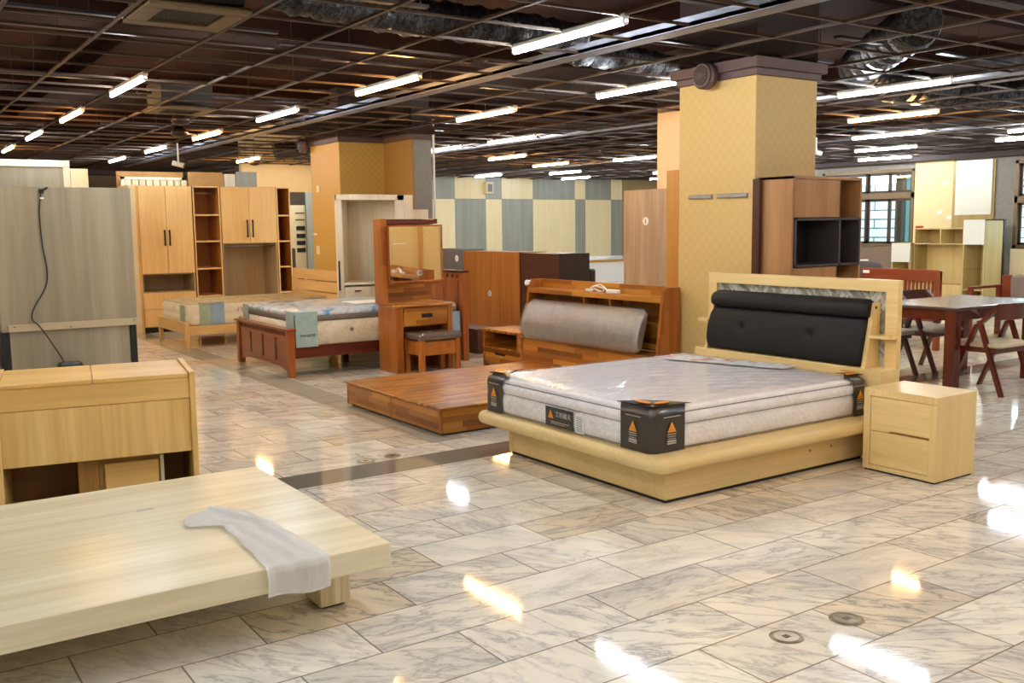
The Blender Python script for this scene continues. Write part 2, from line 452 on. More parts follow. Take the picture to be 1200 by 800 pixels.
# ------------------------------------------------------------------ mesh helpers
def bm_new(): return bmesh.new()
def box(bm, x0, x1, y0, y1, z0, z1, bev=0.0, seg=1, mat=None):
    if x0 > x1: x0, x1 = x1, x0
    if y0 > y1: y0, y1 = y1, y0
    if z0 > z1: z0, z1 = z1, z0
    co = [(x, y, z) for z in (z0, z1) for y in (y0, y1) for x in (x0, x1)]
    vs = [bm.verts.new(c) for c in co]
    fs = [bm.faces.new([vs[i] for i in q]) for q in ((0, 2, 3, 1), (4, 5, 7, 6), (0, 1, 5, 4), (2, 6, 7, 3), (0, 4, 6, 2), (1, 3, 7, 5))]
    geom = vs
    if bev > 0:
        bev = min(bev, (x1-x0)*0.45, (y1-y0)*0.45, (z1-z0)*0.45)
        es = list({e for f in fs for e in f.edges})
        r = bmesh.ops.bevel(bm, geom=es, offset=bev, segments=seg, affect='EDGES', profile=0.5)
        geom = list({v for f in r['faces'] for v in f.verts} | {v for v in vs if v.is_valid})
    if mat is not None:
        for v in geom: v.co = mat @ v.co
    return geom
def B(*a, bev=0.003, seg=1):
    bm = bm_new(); box(bm, *a, bev=bev, seg=seg); return bm
def cyl(bm, p, q, r0, r1=None, n=12, caps=True):
    p, q = Vector(p), Vector(q); r1 = r0 if r1 is None else r1
    d = (q-p).normalized()
    a = d.orthogonal().normalized(); b = d.cross(a)
    A = [bm.verts.new(p+(a*math.cos(2*PI*i/n)+b*math.sin(2*PI*i/n))*r0) for i in range(n)]
    Bq = [bm.verts.new(q+(a*math.cos(2*PI*i/n)+b*math.sin(2*PI*i/n))*r1) for i in range(n)]
    for i in range(n):
        j = (i+1) % n
        f = bm.faces.new((A[i], A[j], Bq[j], Bq[i])); f.smooth = n > 8
    if caps:
        bm.faces.new(A[::-1]); bm.faces.new(Bq)
def path_tube(bm, pts, r, n=8, corr=0.0):
    pts = [Vector(p) for p in pts]
    rings = []
    a = None
    for i, p in enumerate(pts):
        d = (pts[min(i+1, len(pts)-1)]-pts[max(i-1, 0)]).normalized()
        if a is None: a = d.orthogonal().normalized()
        a = (a-d*a.dot(d)).normalized(); b = d.cross(a)
        rr = r*(1+(corr if i % 2 else -corr))
        rings.append([bm.verts.new(p+(a*math.cos(2*PI*k/n)+b*math.sin(2*PI*k/n))*rr) for k in range(n)])
    for R0, R1 in zip(rings, rings[1:]):
        for k in range(n):
            f = bm.faces.new((R0[k], R0[(k+1) % n], R1[(k+1) % n], R1[k])); f.smooth = True
    bm.faces.new(rings[0][::-1]); bm.faces.new(rings[-1])
def bar(bm, p, q, w, d, up=(0, 0, 1)):
    """rectangular bar from p to q, w across, d deep"""
    p, q = Vector(p), Vector(q); t = (q-p).normalized(); s = t.cross(Vector(up))
    if s.length < 1e-4: s = Vector((1, 0, 0))
    s.normalize(); n = s.cross(t).normalized()
    R = []
    for c in (p, q):
        R.append([bm.verts.new(c+s*a*w/2+n*b*d/2) for a, b in ((-1, -1), (1, -1), (1, 1), (-1, 1))])
    for i in range(4): bm.faces.new((R[0][i], R[0][(i+1) % 4], R[1][(i+1) % 4], R[1][i]))
    bm.faces.new(R[0][::-1]); bm.faces.new(R[1])
def prism(bm, pts, axis, a0, a1):
    """extrude a polygon given in the two other axes between a0 and a1 along axis"""
    def mk(p, a):
        c = list(p); c.insert(AX[axis], a); return bm.verts.new(c)
    A = [mk(p, a0) for p in pts]; Bv = [mk(p, a1) for p in pts]
    n = len(pts)
    for i in range(n): bm.faces.new((A[i], A[(i+1) % n], Bv[(i+1) % n], Bv[i]))
    bm.faces.new(A[::-1]); bm.faces.new(Bv)
def rr_outline(x0, x1, y0, y1, r, n=6):
    pts = []
    for cx, cy, a0 in ((x1-r, y1-r, 0), (x0+r, y1-r, PI/2), (x0+r, y0+r, PI), (x1-r, y0+r, 1.5*PI)):
        for i in range(n+1):
            a = a0+PI/2*i/n; pts.append((cx+r*math.cos(a), cy+r*math.sin(a)))
    return pts
def loft(bm, x0, x1, y0, y1, r, prof, n=6, smooth=True):
    """stack rounded rectangles: prof = [(z, inset)]"""
    rings = []
    for z, i in prof:
        rr = max(0.002, r-i)
        rings.append([bm.verts.new((x, y, z)) for x, y in rr_outline(x0+i, x1-i, y0+i, y1-i, rr, n)])
    m = len(rings[0])
    for a, b in zip(rings, rings[1:]):
        for k in range(m):
            f = bm.faces.new((a[k], a[(k+1) % m], b[(k+1) % m], b[k])); f.smooth = smooth
    bm.faces.new(rings[0][::-1]); bm.faces.new(rings[-1])

def obj(name, bm, m, parent=None, world=True):
    bmesh.ops.recalc_face_normals(bm, faces=bm.faces[:])
    me = bpy.data.meshes.new(name)
    bm.to_mesh(me); bm.free()
    me.materials.append(M[m] if isinstance(m, str) else m)
    o = bpy.data.objects.new(name, me); COL.objects.link(o)
    if parent is not None:
        if world:
            r = parent
            while r.parent: r = r.parent
            me.transform(Matrix.Translation(-r.location))
        o.parent = parent
    return o
def thing(name, label, cat, loc=(0, 0, 0), group=None, rz=0):
    o = bpy.data.objects.new(name, None); COL.objects.link(o)
    o.empty_display_size = 0.1
    o.location = loc; o.rotation_euler = (0, 0, rz)
    o['label'] = label; o['category'] = cat
    if group: o['group'] = group
    return o
def tag(o, label, cat, group=None):
    o['label'] = label; o['category'] = cat
    if group: o['group'] = group
    return o
def single(name, bm, m, label, cat, group=None, loc=None):
    """a one-mesh thing; loc = base point the origin moves to"""
    o = obj(name, bm, m)
    if loc is not None:
        o.data.transform(Matrix.Translation(-Vector(loc))); o.location = loc
    return tag(o, label, cat, group)
def struct(name, bm, m, parent=None):
    o = obj(name, bm, m, parent); o['kind'] = 'structure'; return o
def dup(root, loc, rz=None, label=None, group=None):
    def cp(o, par):
        c = o.copy(); COL.objects.link(c)
        if par: c.parent = par
        for ch in kids.get(o, []): cp(ch, c)
        return c
    kids = {}
    for o in list(COL.objects):
        if o.parent: kids.setdefault(o.parent, []).append(o)
    c = cp(root, None); c.location = loc
    if rz is not None: c.rotation_euler = (0, 0, rz)
    if label: c['label'] = label
    if group: c['group'] = group
    return c
def text_mesh(body, size, depth=0.0008):
    cu = bpy.data.curves.new('lettering', 'FONT'); cu.body = body; cu.size = size; cu.extrude = depth
    cu.align_x = 'CENTER'; cu.align_y = 'CENTER'; cu.resolution_u = 2
    o = bpy.data.objects.new('lettering_tmp', cu); COL.objects.link(o)
    dg = bpy.context.evaluated_depsgraph_get()
    me = bpy.data.meshes.new_from_object(o.evaluated_get(dg))
    bm = bm_new(); bm.from_mesh(me)
    bpy.data.objects.remove(o); bpy.data.curves.remove(cu); bpy.data.meshes.remove(me)
    return bm
# frames for text: rows = local x, local y, normal in world
FACE_NX = Matrix(((0, 0, -1), (-1, 0, 0), (0, 1, 0))).to_4x4()   # text on a face looking to -X: x-> -Y, y-> Z
FACE_NY = Matrix(((1, 0, 0), (0, 0, -1), (0, 1, 0))).to_4x4()    # face looking to -Y: x-> X, y-> Z
def put_text(body, size, pos, frame):
    bm = text_mesh(body, size)
    bm.transform(Matrix.Translation(Vector(pos)) @ frame)
    return bm

# ================================================================== SETTING
X0, X1, Y0, Y1 = -6.0, 17.4, -6.0, 21.3
GZ = 2.70          # ceiling grid height
SZ = 3.35          # slab
XB, YJ = 19.7, 15.5     # the far part of the hall is wider beyond YJ
bm = bm_new(); box(bm, X0, X1, Y0, Y1, -0.12, 0); box(bm, X1, XB, YJ, Y1, -0.12, 0)
struct('floor', bm, 'marble')
bm = bm_new(); box(bm, X0, X1, Y0, Y1, SZ, SZ+0.15); box(bm, X1, XB, YJ, Y1, SZ, SZ+0.15)
struct('ceiling', bm, 'slab')
struct('wall_left', B(X0-0.15, X0, Y0, Y1, 0, SZ+0.1, bev=0), 'creamwall')
struct('wall_front', B(X0-0.15, X1+0.15, Y0-0.15, Y0, 0, SZ+0.1, bev=0), 'creamwall')
wb = struct('wall_back', B(X0-0.15, XB+0.15, Y1, Y1+0.15, 0, SZ+0.1, bev=0), 'taupe')
# dark beam along the top of the back wall
struct('trim_1', B(X0, 11.98, Y1-0.35, Y1, 2.62, SZ, bev=0.01), 'taupedark')
struct('trim_2', B(12.0, XB, Y1-0.1, Y1, 2.76, SZ, bev=0.01), 'taupedark')
# checkered cladding on the back wall
xs = [12.0, 12.80, 13.73, 14.23, 15.23, 16.66, 17.02, 17.95, 18.36]
zs = [0.0, 2.19, 2.76]
for i, (a, b) in enumerate(zip(xs, xs[1:])):
    for j in (0, 1):
        m = 'panelgrey' if (i+j) % 2 else 'panelcream'
        struct('cladding_panel', B(a+0.003, b-0.003, Y1-0.03, Y1, zs[j]+0.003, zs[j+1]-0.003, bev=0.003), m, wb)
struct('door_1', B(12.02, 12.28, Y1-0.07, Y1-0.03, 0, 1.98, bev=0.004), 'panelcream')

# right wall with two windows (runs along Y at X1)
def wall_right():
    bm = bm_new()
    W = 0.2
    wins = [(11.42, 13.6, 0.98, 2.52), (6.6, 9.42, 0.98, 2.55)]
    ys = sorted({Y0, YJ} | {v for w in wins for v in w[:2]})
    for a, b in zip(ys, ys[1:]):
        hit = [w for w in wins if w[0] <= a+1e-6 and w[1] >= b-1e-6]
        if hit:
            box(bm, X1, X1+W, a, b, 0, hit[0][2]); box(bm, X1, X1+W, a, b, hit[0][3], SZ+0.1)
        else:
            box(bm, X1, X1+W, a, b, 0, SZ+0.1)
    box(bm, X1, XB+W, YJ-0.15, YJ, 0, SZ+0.1); box(bm, XB, XB+W, YJ, Y1, 0, SZ+0.1)
    return bm
wr = struct('wall_right', wall_right(), 'greywall')
struct('trim_3', B(X1-0.45, X1, Y0, YJ, 2.62, SZ, bev=0.01), 'taupedark')
struct('cladding_panel', B(18.37, XB-0.01, Y1-0.03, Y1, 0, 2.76, bev=0.003), 'boardtan', wb)
# cladding boards on the right wall
for nm, a, b, z0, z1, m in (('board', 10.60, 11.40, 1.32, 2.62, 'boardcream'), ('board', 10.30, 11.40, 0.0, 1.32, 'creamwall'),
                            ('board', 9.78, 10.60, 0.6, 2.6, 'unitoakd'), ('board', 8.55, 9.44, 0.0, 0.97, 'creamwall'),
                            ('board', 11.44, 13.6, 0.0, 0.97, 'taupe')):
    struct(nm, B(X1-0.03, X1-0.001, a, b, z0, z1, bev=0.003), m, wr)
struct('board', B(X1-0.06, X1-0.031, 9.82, 10.53, 1.59, 2.60, bev=0.004), 'whitegloss', wr)
for y, z in ((10.75, 2.2), (10.85, 1.65), (10.65, 1.55)):
    struct('wall_socket', B(X1-0.04, X1-0.03, y-0.05, y+0.05, z-0.03, z+0.03, bev=0.003), 'paper', wr)

def window(name, y0, y1, z0, z1, split, nlow):
    w = bpy.data.objects.new(name, None); COL.objects.link(w); w.location = (X1, y0, z0); w['kind'] = 'structure'
    t = 0.06; x0, x1 = X1-0.02, X1+0.10
    bm = bm_new()
    box(bm, x0, x1, y0, y1, z0, z0+t); box(bm, x0, x1, y0, y1, z1-t, z1)
    box(bm, x0, x1, y0, y0+t, z0, z1); box(bm, x0, x1, y1-t, y1, z0, z1)
    box(bm, x0, x1, y0, y1, split-0.06, split+0.06)
    obj('window_frame', bm, 'bronze', w)
    ys = [y0+t+(y1-y0-2*t)*i/nlow for i in range(nlow+1)]
    for zz0, zz1 in ((z0+t, split-0.06), (split+0.06, z1-t)):
        for i, (a, b) in enumerate(zip(ys, ys[1:])):
            xx = X1+0.02+(0.03 if i % 2 else 0)
            bm = bm_new(); s = 0.045
            box(bm, xx, xx+0.03, a-0.01, b+0.01, zz0, zz0+s); box(bm, xx, xx+0.03, a-0.01, b+0.01, zz1-s, zz1)
            box(bm, xx, xx+0.03, a-0.01, a+s, zz0, zz1); box(bm, xx, xx+0.03, b-s, b+0.01, zz0, zz1)
            sash = obj('window_sash', bm, 'bronzed', w)
            obj('pane', B(xx+0.012, xx+0.016, a+s-0.005, b-s+0.005, zz0+s-0.005, zz1-s+0.005, bev=0), 'glass', sash)
    return w
window('window_1', 11.42, 13.6, 0.98, 2.52, 2.0, 4)
window('window_2', 6.6, 9.42, 0.98, 2.55, 1.85, 4)
# the yard outside the windows: a pale neighbouring facade with steel posts
struct('exterior_facade', B(21.0, 21.3, -2, 24, -0.5, 2.4, bev=0), 'facade')
bm = bm_new()
for y in (9.2, 11.0, 12.9, 14.6, 16.4): box(bm, 19.2, 19.36, y, y+0.16, -0.5, 4.2)
box(bm, 19.2, 19.3, 6, 20, 2.5, 2.62)
struct('exterior_steel_frame', bm, 'bronzed')
struct('exterior_shed', B(19.6, 20.6, 12.6, 13.3, -0.5, 3.4, bev=0.02), 'tealglass')
struct('exterior_ground', B(X1+0.25, 30, -6, 30, -0.6, -0.5, bev=0), 'greywall')

# cream partition at the far left with a doorway to the store room
bm = bm_new()
box(bm, 6.20, 7.06, 18.0, 18.15, 0, SZ); box(bm, 7.06, 9.0, 18.0, 18.15, 2.2, SZ)
box(bm, 8.3, 9.0, 18.0, 18.15, 0, 2.2)
struct('wall_partition', bm, 'creamwall')
struct('wall_store_room', B(6.2, 6.3, 18.15, 21.2, 0, 2.6, bev=0), 'taupedark')
# --- columns
def column(name, x0, x1, y0, y1, top, m, crown_m='trimc', ch=0.13, oh=0.055):
    o = struct(name, B(x0, x1, y0, y1, 0, top-ch, bev=0.004), m)
    bm = bm_new()
    box(bm, x0-oh*0.4, x1+oh*0.4, y0-oh*0.4, y1+oh*0.4, top-ch, top-ch*0.62, bev=0.004)
    box(bm, x0-oh, x1+oh, y0-oh, y1+oh, top-ch*0.62, top, bev=0.006)
    c = obj('crown_moulding', bm, crown_m, o); c['label'] = 'mauve-brown crown moulding'
    c2 = obj('column_head', B(x0, x1, y0, y1, top, SZ, bev=0), 'taupedark', o)
    return o
column('column', 5.61, 6.30, 5.00, 5.80, 2.71, 'wallpaper')
cl = column('column', 5.52, 6.30, 12.15, 13.12, 2.80, 'wallpaper2', ch=0.16)
column('column', 6.19, 6.45, 11.34, 12.2, 2.80, 'wallpaperd', ch=0.16)
column('column', 7.5, 8.2, 7.45, 8.1, 2.78, 'peach', 'peach', 0.01, 0.0)
# grey sheet on the right face of the brown column
struct('column_cladding', B(6.20, 6.455, 11.30, 11.335, 0, 2.62, bev=0.003), 'greywall')
# wall plates, strips and bits on the columns
def bit(name, label, cat, g, m, grp=None):
    return single(name, B(*g, bev=0.004), m, label, cat, grp, loc=(g[0], (g[2]+g[3])/2, g[4]))
bit('mounting_strip', 'silver-green mounting strip on big gold column, left of the pair', 'bracket', (5.585, 5.609, 5.42, 5.67, 1.69, 1.722), 'steel')
bit('mounting_strip', 'silver-green mounting strip on big gold column, right of the pair', 'bracket', (5.585, 5.609, 5.055, 5.365, 1.69, 1.722), 'steel')
bit('wall_plate', 'cream blank wall plate high on the ochre column behind the slatted bed', 'wall plate', (5.505, 5.519, 12.83, 12.91, 2.0, 2.09), 'cream')
bit('light_switch', 'cream light switch low on the ochre column behind the slatted bed', 'switch', (5.505, 5.519, 12.88, 12.99, 1.13, 1.25), 'cream')
bit('tape_scrap', 'short white tape scrap stuck on the ochre column edge', 'tape', (5.505, 5.519, 12.98, 13.08, 1.40, 1.425), 'paper')

def speaker(x, y, z, label):
    t = thing('wall_speaker', label, 'speaker', (x, y, z))
    bm = bm_new(); cyl(bm, (x, y, z), (x-0.07, y, z), 0.10, 0.10, 28); cyl(bm, (x-0.07, y, z), (x-0.085, y, z), 0.10, 0.085, 28)
    obj('body', bm, 'trimc', t)
    bm = bm_new(); cyl(bm, (x-0.085, y, z), (x-0.09, y, z), 0.075, 0.072, 28)
    obj('grille', bm, 'darkgrille', t)
    bm = bm_new()
    for k in range(8):
        a = k*PI/8; bar(bm, (x-0.091, y-0.068*math.cos(a), z-0.068*math.sin(a)), (x-0.091, y+0.068*math.cos(a), z+0.068*math.sin(a)), 0.004, 0.003, (1, 0, 0))
    obj('grille_rib', bm, 'trimc', t)
    return t
speaker(5.545, 5.42, 2.615, 'round brown wall speaker on the crown of the big gold column')
speaker(5.46, 13.15, 2.66, 'round brown wall speaker on the crown of the ochre column at left')

# ================================================================== CEILING
gx = [-5.72+0.61*i for i in range(16)]          # ... 2.0 2.6 3.2 3.82
gx = [0.17, 0.78, 1.38, 2.0, 2.6, 3.2, 3.82, 5.13, 5.82, 6.48, 7.14, 7.8, 8.5, 9.17, 9.85, 10.55, 11.27, 12.0, 12.7, 13.4, 14.15, 14.9, 15.65, 16.4]
gx = [-5.5, -4.9, -4.3, -3.7, -3.1, -2.5, -1.9, -1.3, -0.7, -0.2]+gx
bm = bm_new()
for x in gx:
    box(bm, x-0.011, x+0.011, Y0, Y1-0.36, GZ, GZ+0.003); box(bm, x-0.0015, x+0.0015, Y0, Y1-0.36, GZ, GZ+0.022)
struct('ceiling_grid', bm, 'tbar')
bm = bm_new(); y = -5.5; k = 0
while y < Y1-0.4:
    box(bm, X0, X1-0.46, y-0.008, y+0.008, GZ+0.001, GZ+0.004); box(bm, X0, X1-0.46, y-0.0015, y+0.0015, GZ, GZ+0.018)
    y += 0.552
struct('ceiling_grid_cross', bm, 'tbar')
# wide light channels
bm = bm_new()
box(bm, 4.37, 4.52, -3, 19.5, GZ-0.005, GZ+0.03, bev=0.004); box(bm, 4.37, 4.385, -3, 19.5, GZ-0.005, GZ+0.06); 
struct('ceiling_channel', bm, 'galv')
bm = bm_new(); box(bm, 8.05, 8.2, 3.2, 17.5, GZ-0.005, GZ+0.03, bev=0.004)
struct('ceiling_channel', bm, 'galv')
bm = bm_new(); box(bm, 12.3, 12.45, 3.2, 19.5, GZ-0.005, GZ+0.03, bev=0.004)
struct('ceiling_channel', bm, 'galv')
DUCTS = [([(2.3, 6.0, 2.99), (3.2, 6.2, 2.97), (4.5, 6.35, 3.0), (5.1, 6.45, 3.0)], 0.13),
         ([(5.15, 6.75, 2.98), (5.8, 6.75, 2.97), (6.6, 6.95, 2.97), (7.4, 7.2, 3.0)], 0.11),
         ([(6.7, 4.4, 2.95), (7.2, 5.0, 2.95), (8.0, 5.9, 2.94), (9.0, 6.4, 2.93), (10.3, 6.4, 2.92), (11.5, 5.9, 2.93), (13.0, 5.2, 2.95)], 0.17),
         ([(6.7, 17.6, 2.93), (7.4, 17.5, 2.92), (8.0, 17.2, 2.9)], 0.16)]
def near_duct(x, y, m=0.08):
    for pts, r in DUCTS:
        for a, b in zip(pts, pts[1:]):
            a = Vector(a[:2]); b = Vector(b[:2]); p = Vector((x, y)); u = max(0, min(1, (p-a).dot(b-a)/(b-a).length_squared))
            if (a+(b-a)*u-p).length < r+m: return True
    return False
# carrying channels above the grid (galvanised, some brown)
rnd = random.Random(3)
bma, bmb = bm_new(), bm_new()
y = -4.8
while y < Y1-0.6:
    x = X0+rnd.uniform(0, 1.5)
    while x < X1-1:
        L = rnd.uniform(1.2, 4.0); x2 = min(x+L, X1-0.5)
        t = bma if rnd.random() < 0.5 else bmb
        z = GZ+rnd.uniform(0.09, 0.22)
        xa = x
        while xa < x2:
            xb = min(xa+0.1, x2)
            while xb < x2 and not near_duct(xb, y): xb = min(xb+0.1, x2)
            if not near_duct(xa, y): box(t, xa, xb-(0.1 if xb < x2 else 0), y-0.03, y+0.03, z, z+0.02)
            xa = xb+0.05
        x = x2+rnd.uniform(0.0, 1.6)
    y += rnd.choice((0.82, 1.1, 1.38))
struct('ceiling_joists', bma, 'joist')
struct('ceiling_joists_painted', bmb, 'joistp')
# slab beams
bm = bm_new()
for y in (1.0, 4.9, 8.6, 12.6, 16.6, 20.2): box(bm, X0, X1, y-0.2, y+0.2, SZ-0.2, SZ)
for x in (-1.5, 2.4, 6.2, 10.2, 14.0): box(bm, x-0.18, x+0.18, Y0, Y1, SZ-0.14, SZ)
struct('ceiling_beams', bm, 'slab')
# hanger wires
bm = bm_new()
for x in gx[::3]:
    y = 1.3
    while y < 20:
        if not near_duct(x, y, 0.1): cyl(bm, (x, y, GZ+0.03), (x+rnd.uniform(-.05, .05), y+rnd.uniform(-.05, .05), SZ), 0.003, n=4, caps=False)
        y += 1.1
struct('ceiling_hangers', bm, 'joist')

def duct(pts, r, label):
    P = []
    pts = [Vector(p) for p in pts]
    for a, b in zip(pts, pts[1:]):
        n = max(2, int((b-a).length/0.035))
        for i in range(n): P.append(a+(b-a)*i/n+Vector((0, 0, 0.012*math.sin(i*0.9))))
    P.append(pts[-1])
    bm = bm_new(); path_tube(bm, P, r, 16, 0.05)
    return single('air_duct', bm, 'foil', label, 'duct', loc=tuple(pts[0]))
for (pts, r), l in zip(DUCTS, ('crumpled black foil duct above the grid, running over the top left tubes', 'shiny crumpled foil duct above the tube left of the big column',
                               'large sagging black foil duct above the tubes right of the big column', 'black foil duct end above the store room doorway')): duct(pts, r, l)
def cassette(x0, x1, y0, y1, label):
    t = thing('air_conditioner_cassette', label, 'vent', ((x0+x1)/2, (y0+y1)/2, GZ))
    z = GZ-0.012
    bm = bm_new(); w = 0.11
    box(bm, x0, x1, y0, y0+w, z, z+0.03, bev=0.006); box(bm, x0, x1, y1-w, y1, z, z+0.03, bev=0.006)
    box(bm, x0, x0+w, y0+w, y1-w, z, z+0.03, bev=0.006); box(bm, x1-w, x1, y0+w, y1-w, z, z+0.03, bev=0.006)
    obj('frame', bm, 'vent', t)
    bm = bm_new(); n = 14
    for i in range(n):
        xx = x0+w+(x1-x0-2*w)*(i+0.5)/n
        bar(bm, (xx, y0+w, z+0.02), (xx, y1-w, z+0.02), 0.012, 0.003, (0.5, 0, 0.8))
    obj('grille', bm, 'darkgrille', t)
    obj('housing', B(x0+0.03, x1-0.03, y0+0.03, y1-0.03, z+0.05, z+0.28, bev=0), 'darkgrille', t)
cassette(1.41, 1.97, 5.42, 6.02, 'beige ceiling air vent with dark grille, nearest one at top left')
cassette(2.62, 3.18, 9.9, 10.5, 'beige ceiling air vent beside the dome speakers')

def dome(x, y, z, label):
    t = thing('ceiling_speaker', label, 'speaker', (x, y, z))
    bm = bm_new()
    prof = [(0.05, 0.04), (0.07, 0.02), (0.10, -0.02), (0.105, -0.05), (0.07, -0.08), (0.02, -0.09)]
    n = 20; rings = [[bm.verts.new((x+r*math.cos(2*PI*k/n), y+r*math.sin(2*PI*k/n), z+dz)) for k in range(n)] for r, dz in prof]
    for a, b in zip(rings, rings[1:]):
        for k in range(n): bm.faces.new((a[k], a[(k+1) % n], b[(k+1) % n], b[k])).smooth = True
    bm.faces.new(rings[0]); bm.faces.new(rings[-1])
    obj('shell', bm, 'darkmetal', t)
    bm = bm_new(); cyl(bm, (x, y, z+0.03), (x, y, z+0.3), 0.01, n=8); obj('rod', bm, 'galv', t)
dome(3.05, 10.7, GZ+0.0, 'grey dome ceiling speaker, nearer of the two beside the vent')
dome(3.42, 12.1, GZ+0.0, 'grey dome ceiling speaker, farther of the two beside the vent')
dome(5.95, 16.6, GZ-0.02, 'grey dome ceiling speaker beside the warm tube over the doorway')
def cctv(x, y, z, label):
    t = thing('ceiling_camera', label, 'camera', (x, y, z))
    bm = bm_new(); cyl(bm, (x, y, GZ), (x, y, z+0.02), 0.012, n=8); obj('bracket', bm, 'white', t)
    bm = bm_new(); cyl(bm, (x-0.07, y+0.03, z+0.01), (x+0.06, y-0.05, z-0.03), 0.035, 0.035, 14); obj('body', bm, 'white', t)
    bm = bm_new(); cyl(bm, (x+0.06, y-0.05, z-0.03), (x+0.065, y-0.053, z-0.032), 0.026, 0.026, 14); obj('lens', bm, 'black', t)
cctv(3.92, 14.0, 2.42, 'white security camera hanging above the maple wardrobe wall')
cctv(11.6, 9.2, 2.5, 'white security camera hanging in front of the bronze window')

# --- fluorescent tubes
def make_tube(kind):
    t = thing('ceiling_light', 'tube', 'ceiling light', (0, 0, 0))
    L = 0.56
    obj('batten', B(-0.022, 0.022, -L-0.02, L+0.02, 0.02, 0.05, bev=0.004), 'batten', t)
    bm = bm_new(); cyl(bm, (0, -L, 0), (0, L, 0), 0.015, n=10); obj('tube', bm, kind, t)
    for s in (-1, 1):
        bm = bm_new(); cyl(bm, (0, s*L, 0), (0, s*(L+0.02), 0), 0.017, n=10); box(bm, -0.015, 0.015, s*L, s*(L+0.02), 0, 0.03)
        obj('lamp_holder', bm, 'batten', t)
    return t
proto = {'cool': make_tube('cool'), 'warm': make_tube('warm')}
used = {'cool': False, 'warm': False}
def lamp(x, y, kind, label, group=None, z=2.665):
    g = group or 'fluorescent tubes in the open ceiling'
    if not used[kind]:
        t = proto[kind]; used[kind] = True; t.location = (x, y, z); t['label'] = label; t['group'] = g
    else:
        dup(proto[kind], (x, y, z), None, label, g)
T = [
 (3.83, 4.98, 'cool', 'long cool white tube at top centre, nearest of all in view'),
 (3.82, 7.42, 'warm', 'warm tube just left of the top centre cool tube, bright orange'),
 (3.80, 9.88, 'cool', 'cool tube between two warm ones, above the ochre column at left'),
 (3.84, 12.4, 'warm', 'warm tube beside the dome speakers, above the wardrobe wall'),
 (3.84, 14.85, 'cool', 'cool tube second from the back in the row above the wardrobes'),
 (3.82, 17.2, 'cool', 'cool tube farthest back in the row above the wardrobes'),
 (2.0, 8.50, 'cool', 'large cool tube at upper left, nearest in the leftmost row'),
 (2.0, 10.9, 'warm', 'warm tube second in the leftmost row, above the grey board'),
 (2.0, 13.3, 'cool', 'small cool tube third in the leftmost row'),
 (2.0, 15.6, 'warm', 'tiny warm tube at the left picture edge, last of its row'),
 (5.82, 6.52, 'cool', 'cool tube ending against the crown of the big gold column'),
 (5.72, 8.85, 'warm', 'warm tube left of the big column, above the vanity mirror'),
 (5.77, 16.4, 'warm', 'warm tube above the store room doorway'),
 (7.66, 11.2, 'cool', 'cool tube above the left part of the checkered wall, beside the warm tube'),
 (7.62, 13.0, 'cool', 'faint cool tube just right of the brown column'),
 (9.55, 14.1, 'warm', 'warm tube above the middle of the checkered wall'),
 (11.45, 15.4, 'warm', 'smaller warm tube, right one of the two above the checkered wall'),
 (13.5, 17.6, 'cool', 'tiny cool tube lowest above the checkered wall'),
 (11.85, 13.4, 'cool', 'cool tube cut by the peach column above the checkered wall'),
 (7.81, 5.38, 'cool', 'large cool tube right of the big gold column'),
 (9.87, 6.8, 'warm', 'warm orange tube right of the big column, below the large cool one'),
 (11.95, 8.28, 'cool', 'cool tube first below the orange one, above the windows'),
 (14.15, 9.85, 'cool', 'cool tube second below the orange one, above the windows'),
 (16.3, 11.35, 'cool', 'cool tube lowest above the bronze windows, against the wall beam'),
 (14.3, 7.5, 'cool', 'cool tube cut by the right picture edge'),
]
for x, y, k, l in T: lamp(x, y, k, l)
for x, y, k in [(7.7, 6.9, 'cool'), (9.7, 9.2, 'cool'), (11.75, 11.4, 'warm'), (13.5, 11.5, 'cool'), (12.6, 19.4, 'cool'), (15.3, 19.5, 'cool'), (13.55, 13.9, 'cool'), (15.6, 14.0, 'cool'), (15.6, 16.4, 'cool'),
                (7.66, 14.6, 'cool'), (7.68, 16.5, 'warm'), (7.6, 18.9, 'cool'), (17.4, 16.9, 'cool'), (17.6, 18.7, 'cool'), (9.6, 18.9, 'cool')]:  # added tubes to brighten the back of the hall, most behind the columns
    lamp(x, y, k, 'added fluorescent tube in the ceiling, brightening the back of the hall', 'added fluorescent tubes brightening the back of the hall')
for x, y, k in [(2.0, 3.2, 'cool'), (2.0, 0.8, 'cool'), (2.0, -1.6, 'warm'), (3.82, 2.3, 'warm'), (3.82, -0.1, 'cool'), (3.82, -2.6, 'cool'),
                (5.82, 1.2, 'cool'), (5.82, -1.2, 'warm'), (7.8, 2.4, 'cool'), (7.8, 0.0, 'cool'), (9.85, 3.9, 'cool'), (9.85, 1.3, 'warm'), (11.9, 4.6, 'cool'),
                (13.0, 6.6, 'cool'), (0.1, 5.6, 'cool'), (0.1, 8.0, 'warm'), (0.1, 2.0, 'cool'), (-1.8, 4.0, 'cool'), (-1.8, 8.0, 'cool'), (0.1, -1.0, 'cool'), (9.85, -1.0, 'cool')]:
    lamp(x, y, k, 'fluorescent tube in the ceiling outside the picture, beside or behind the camera', 'fluorescent tubes outside the picture')

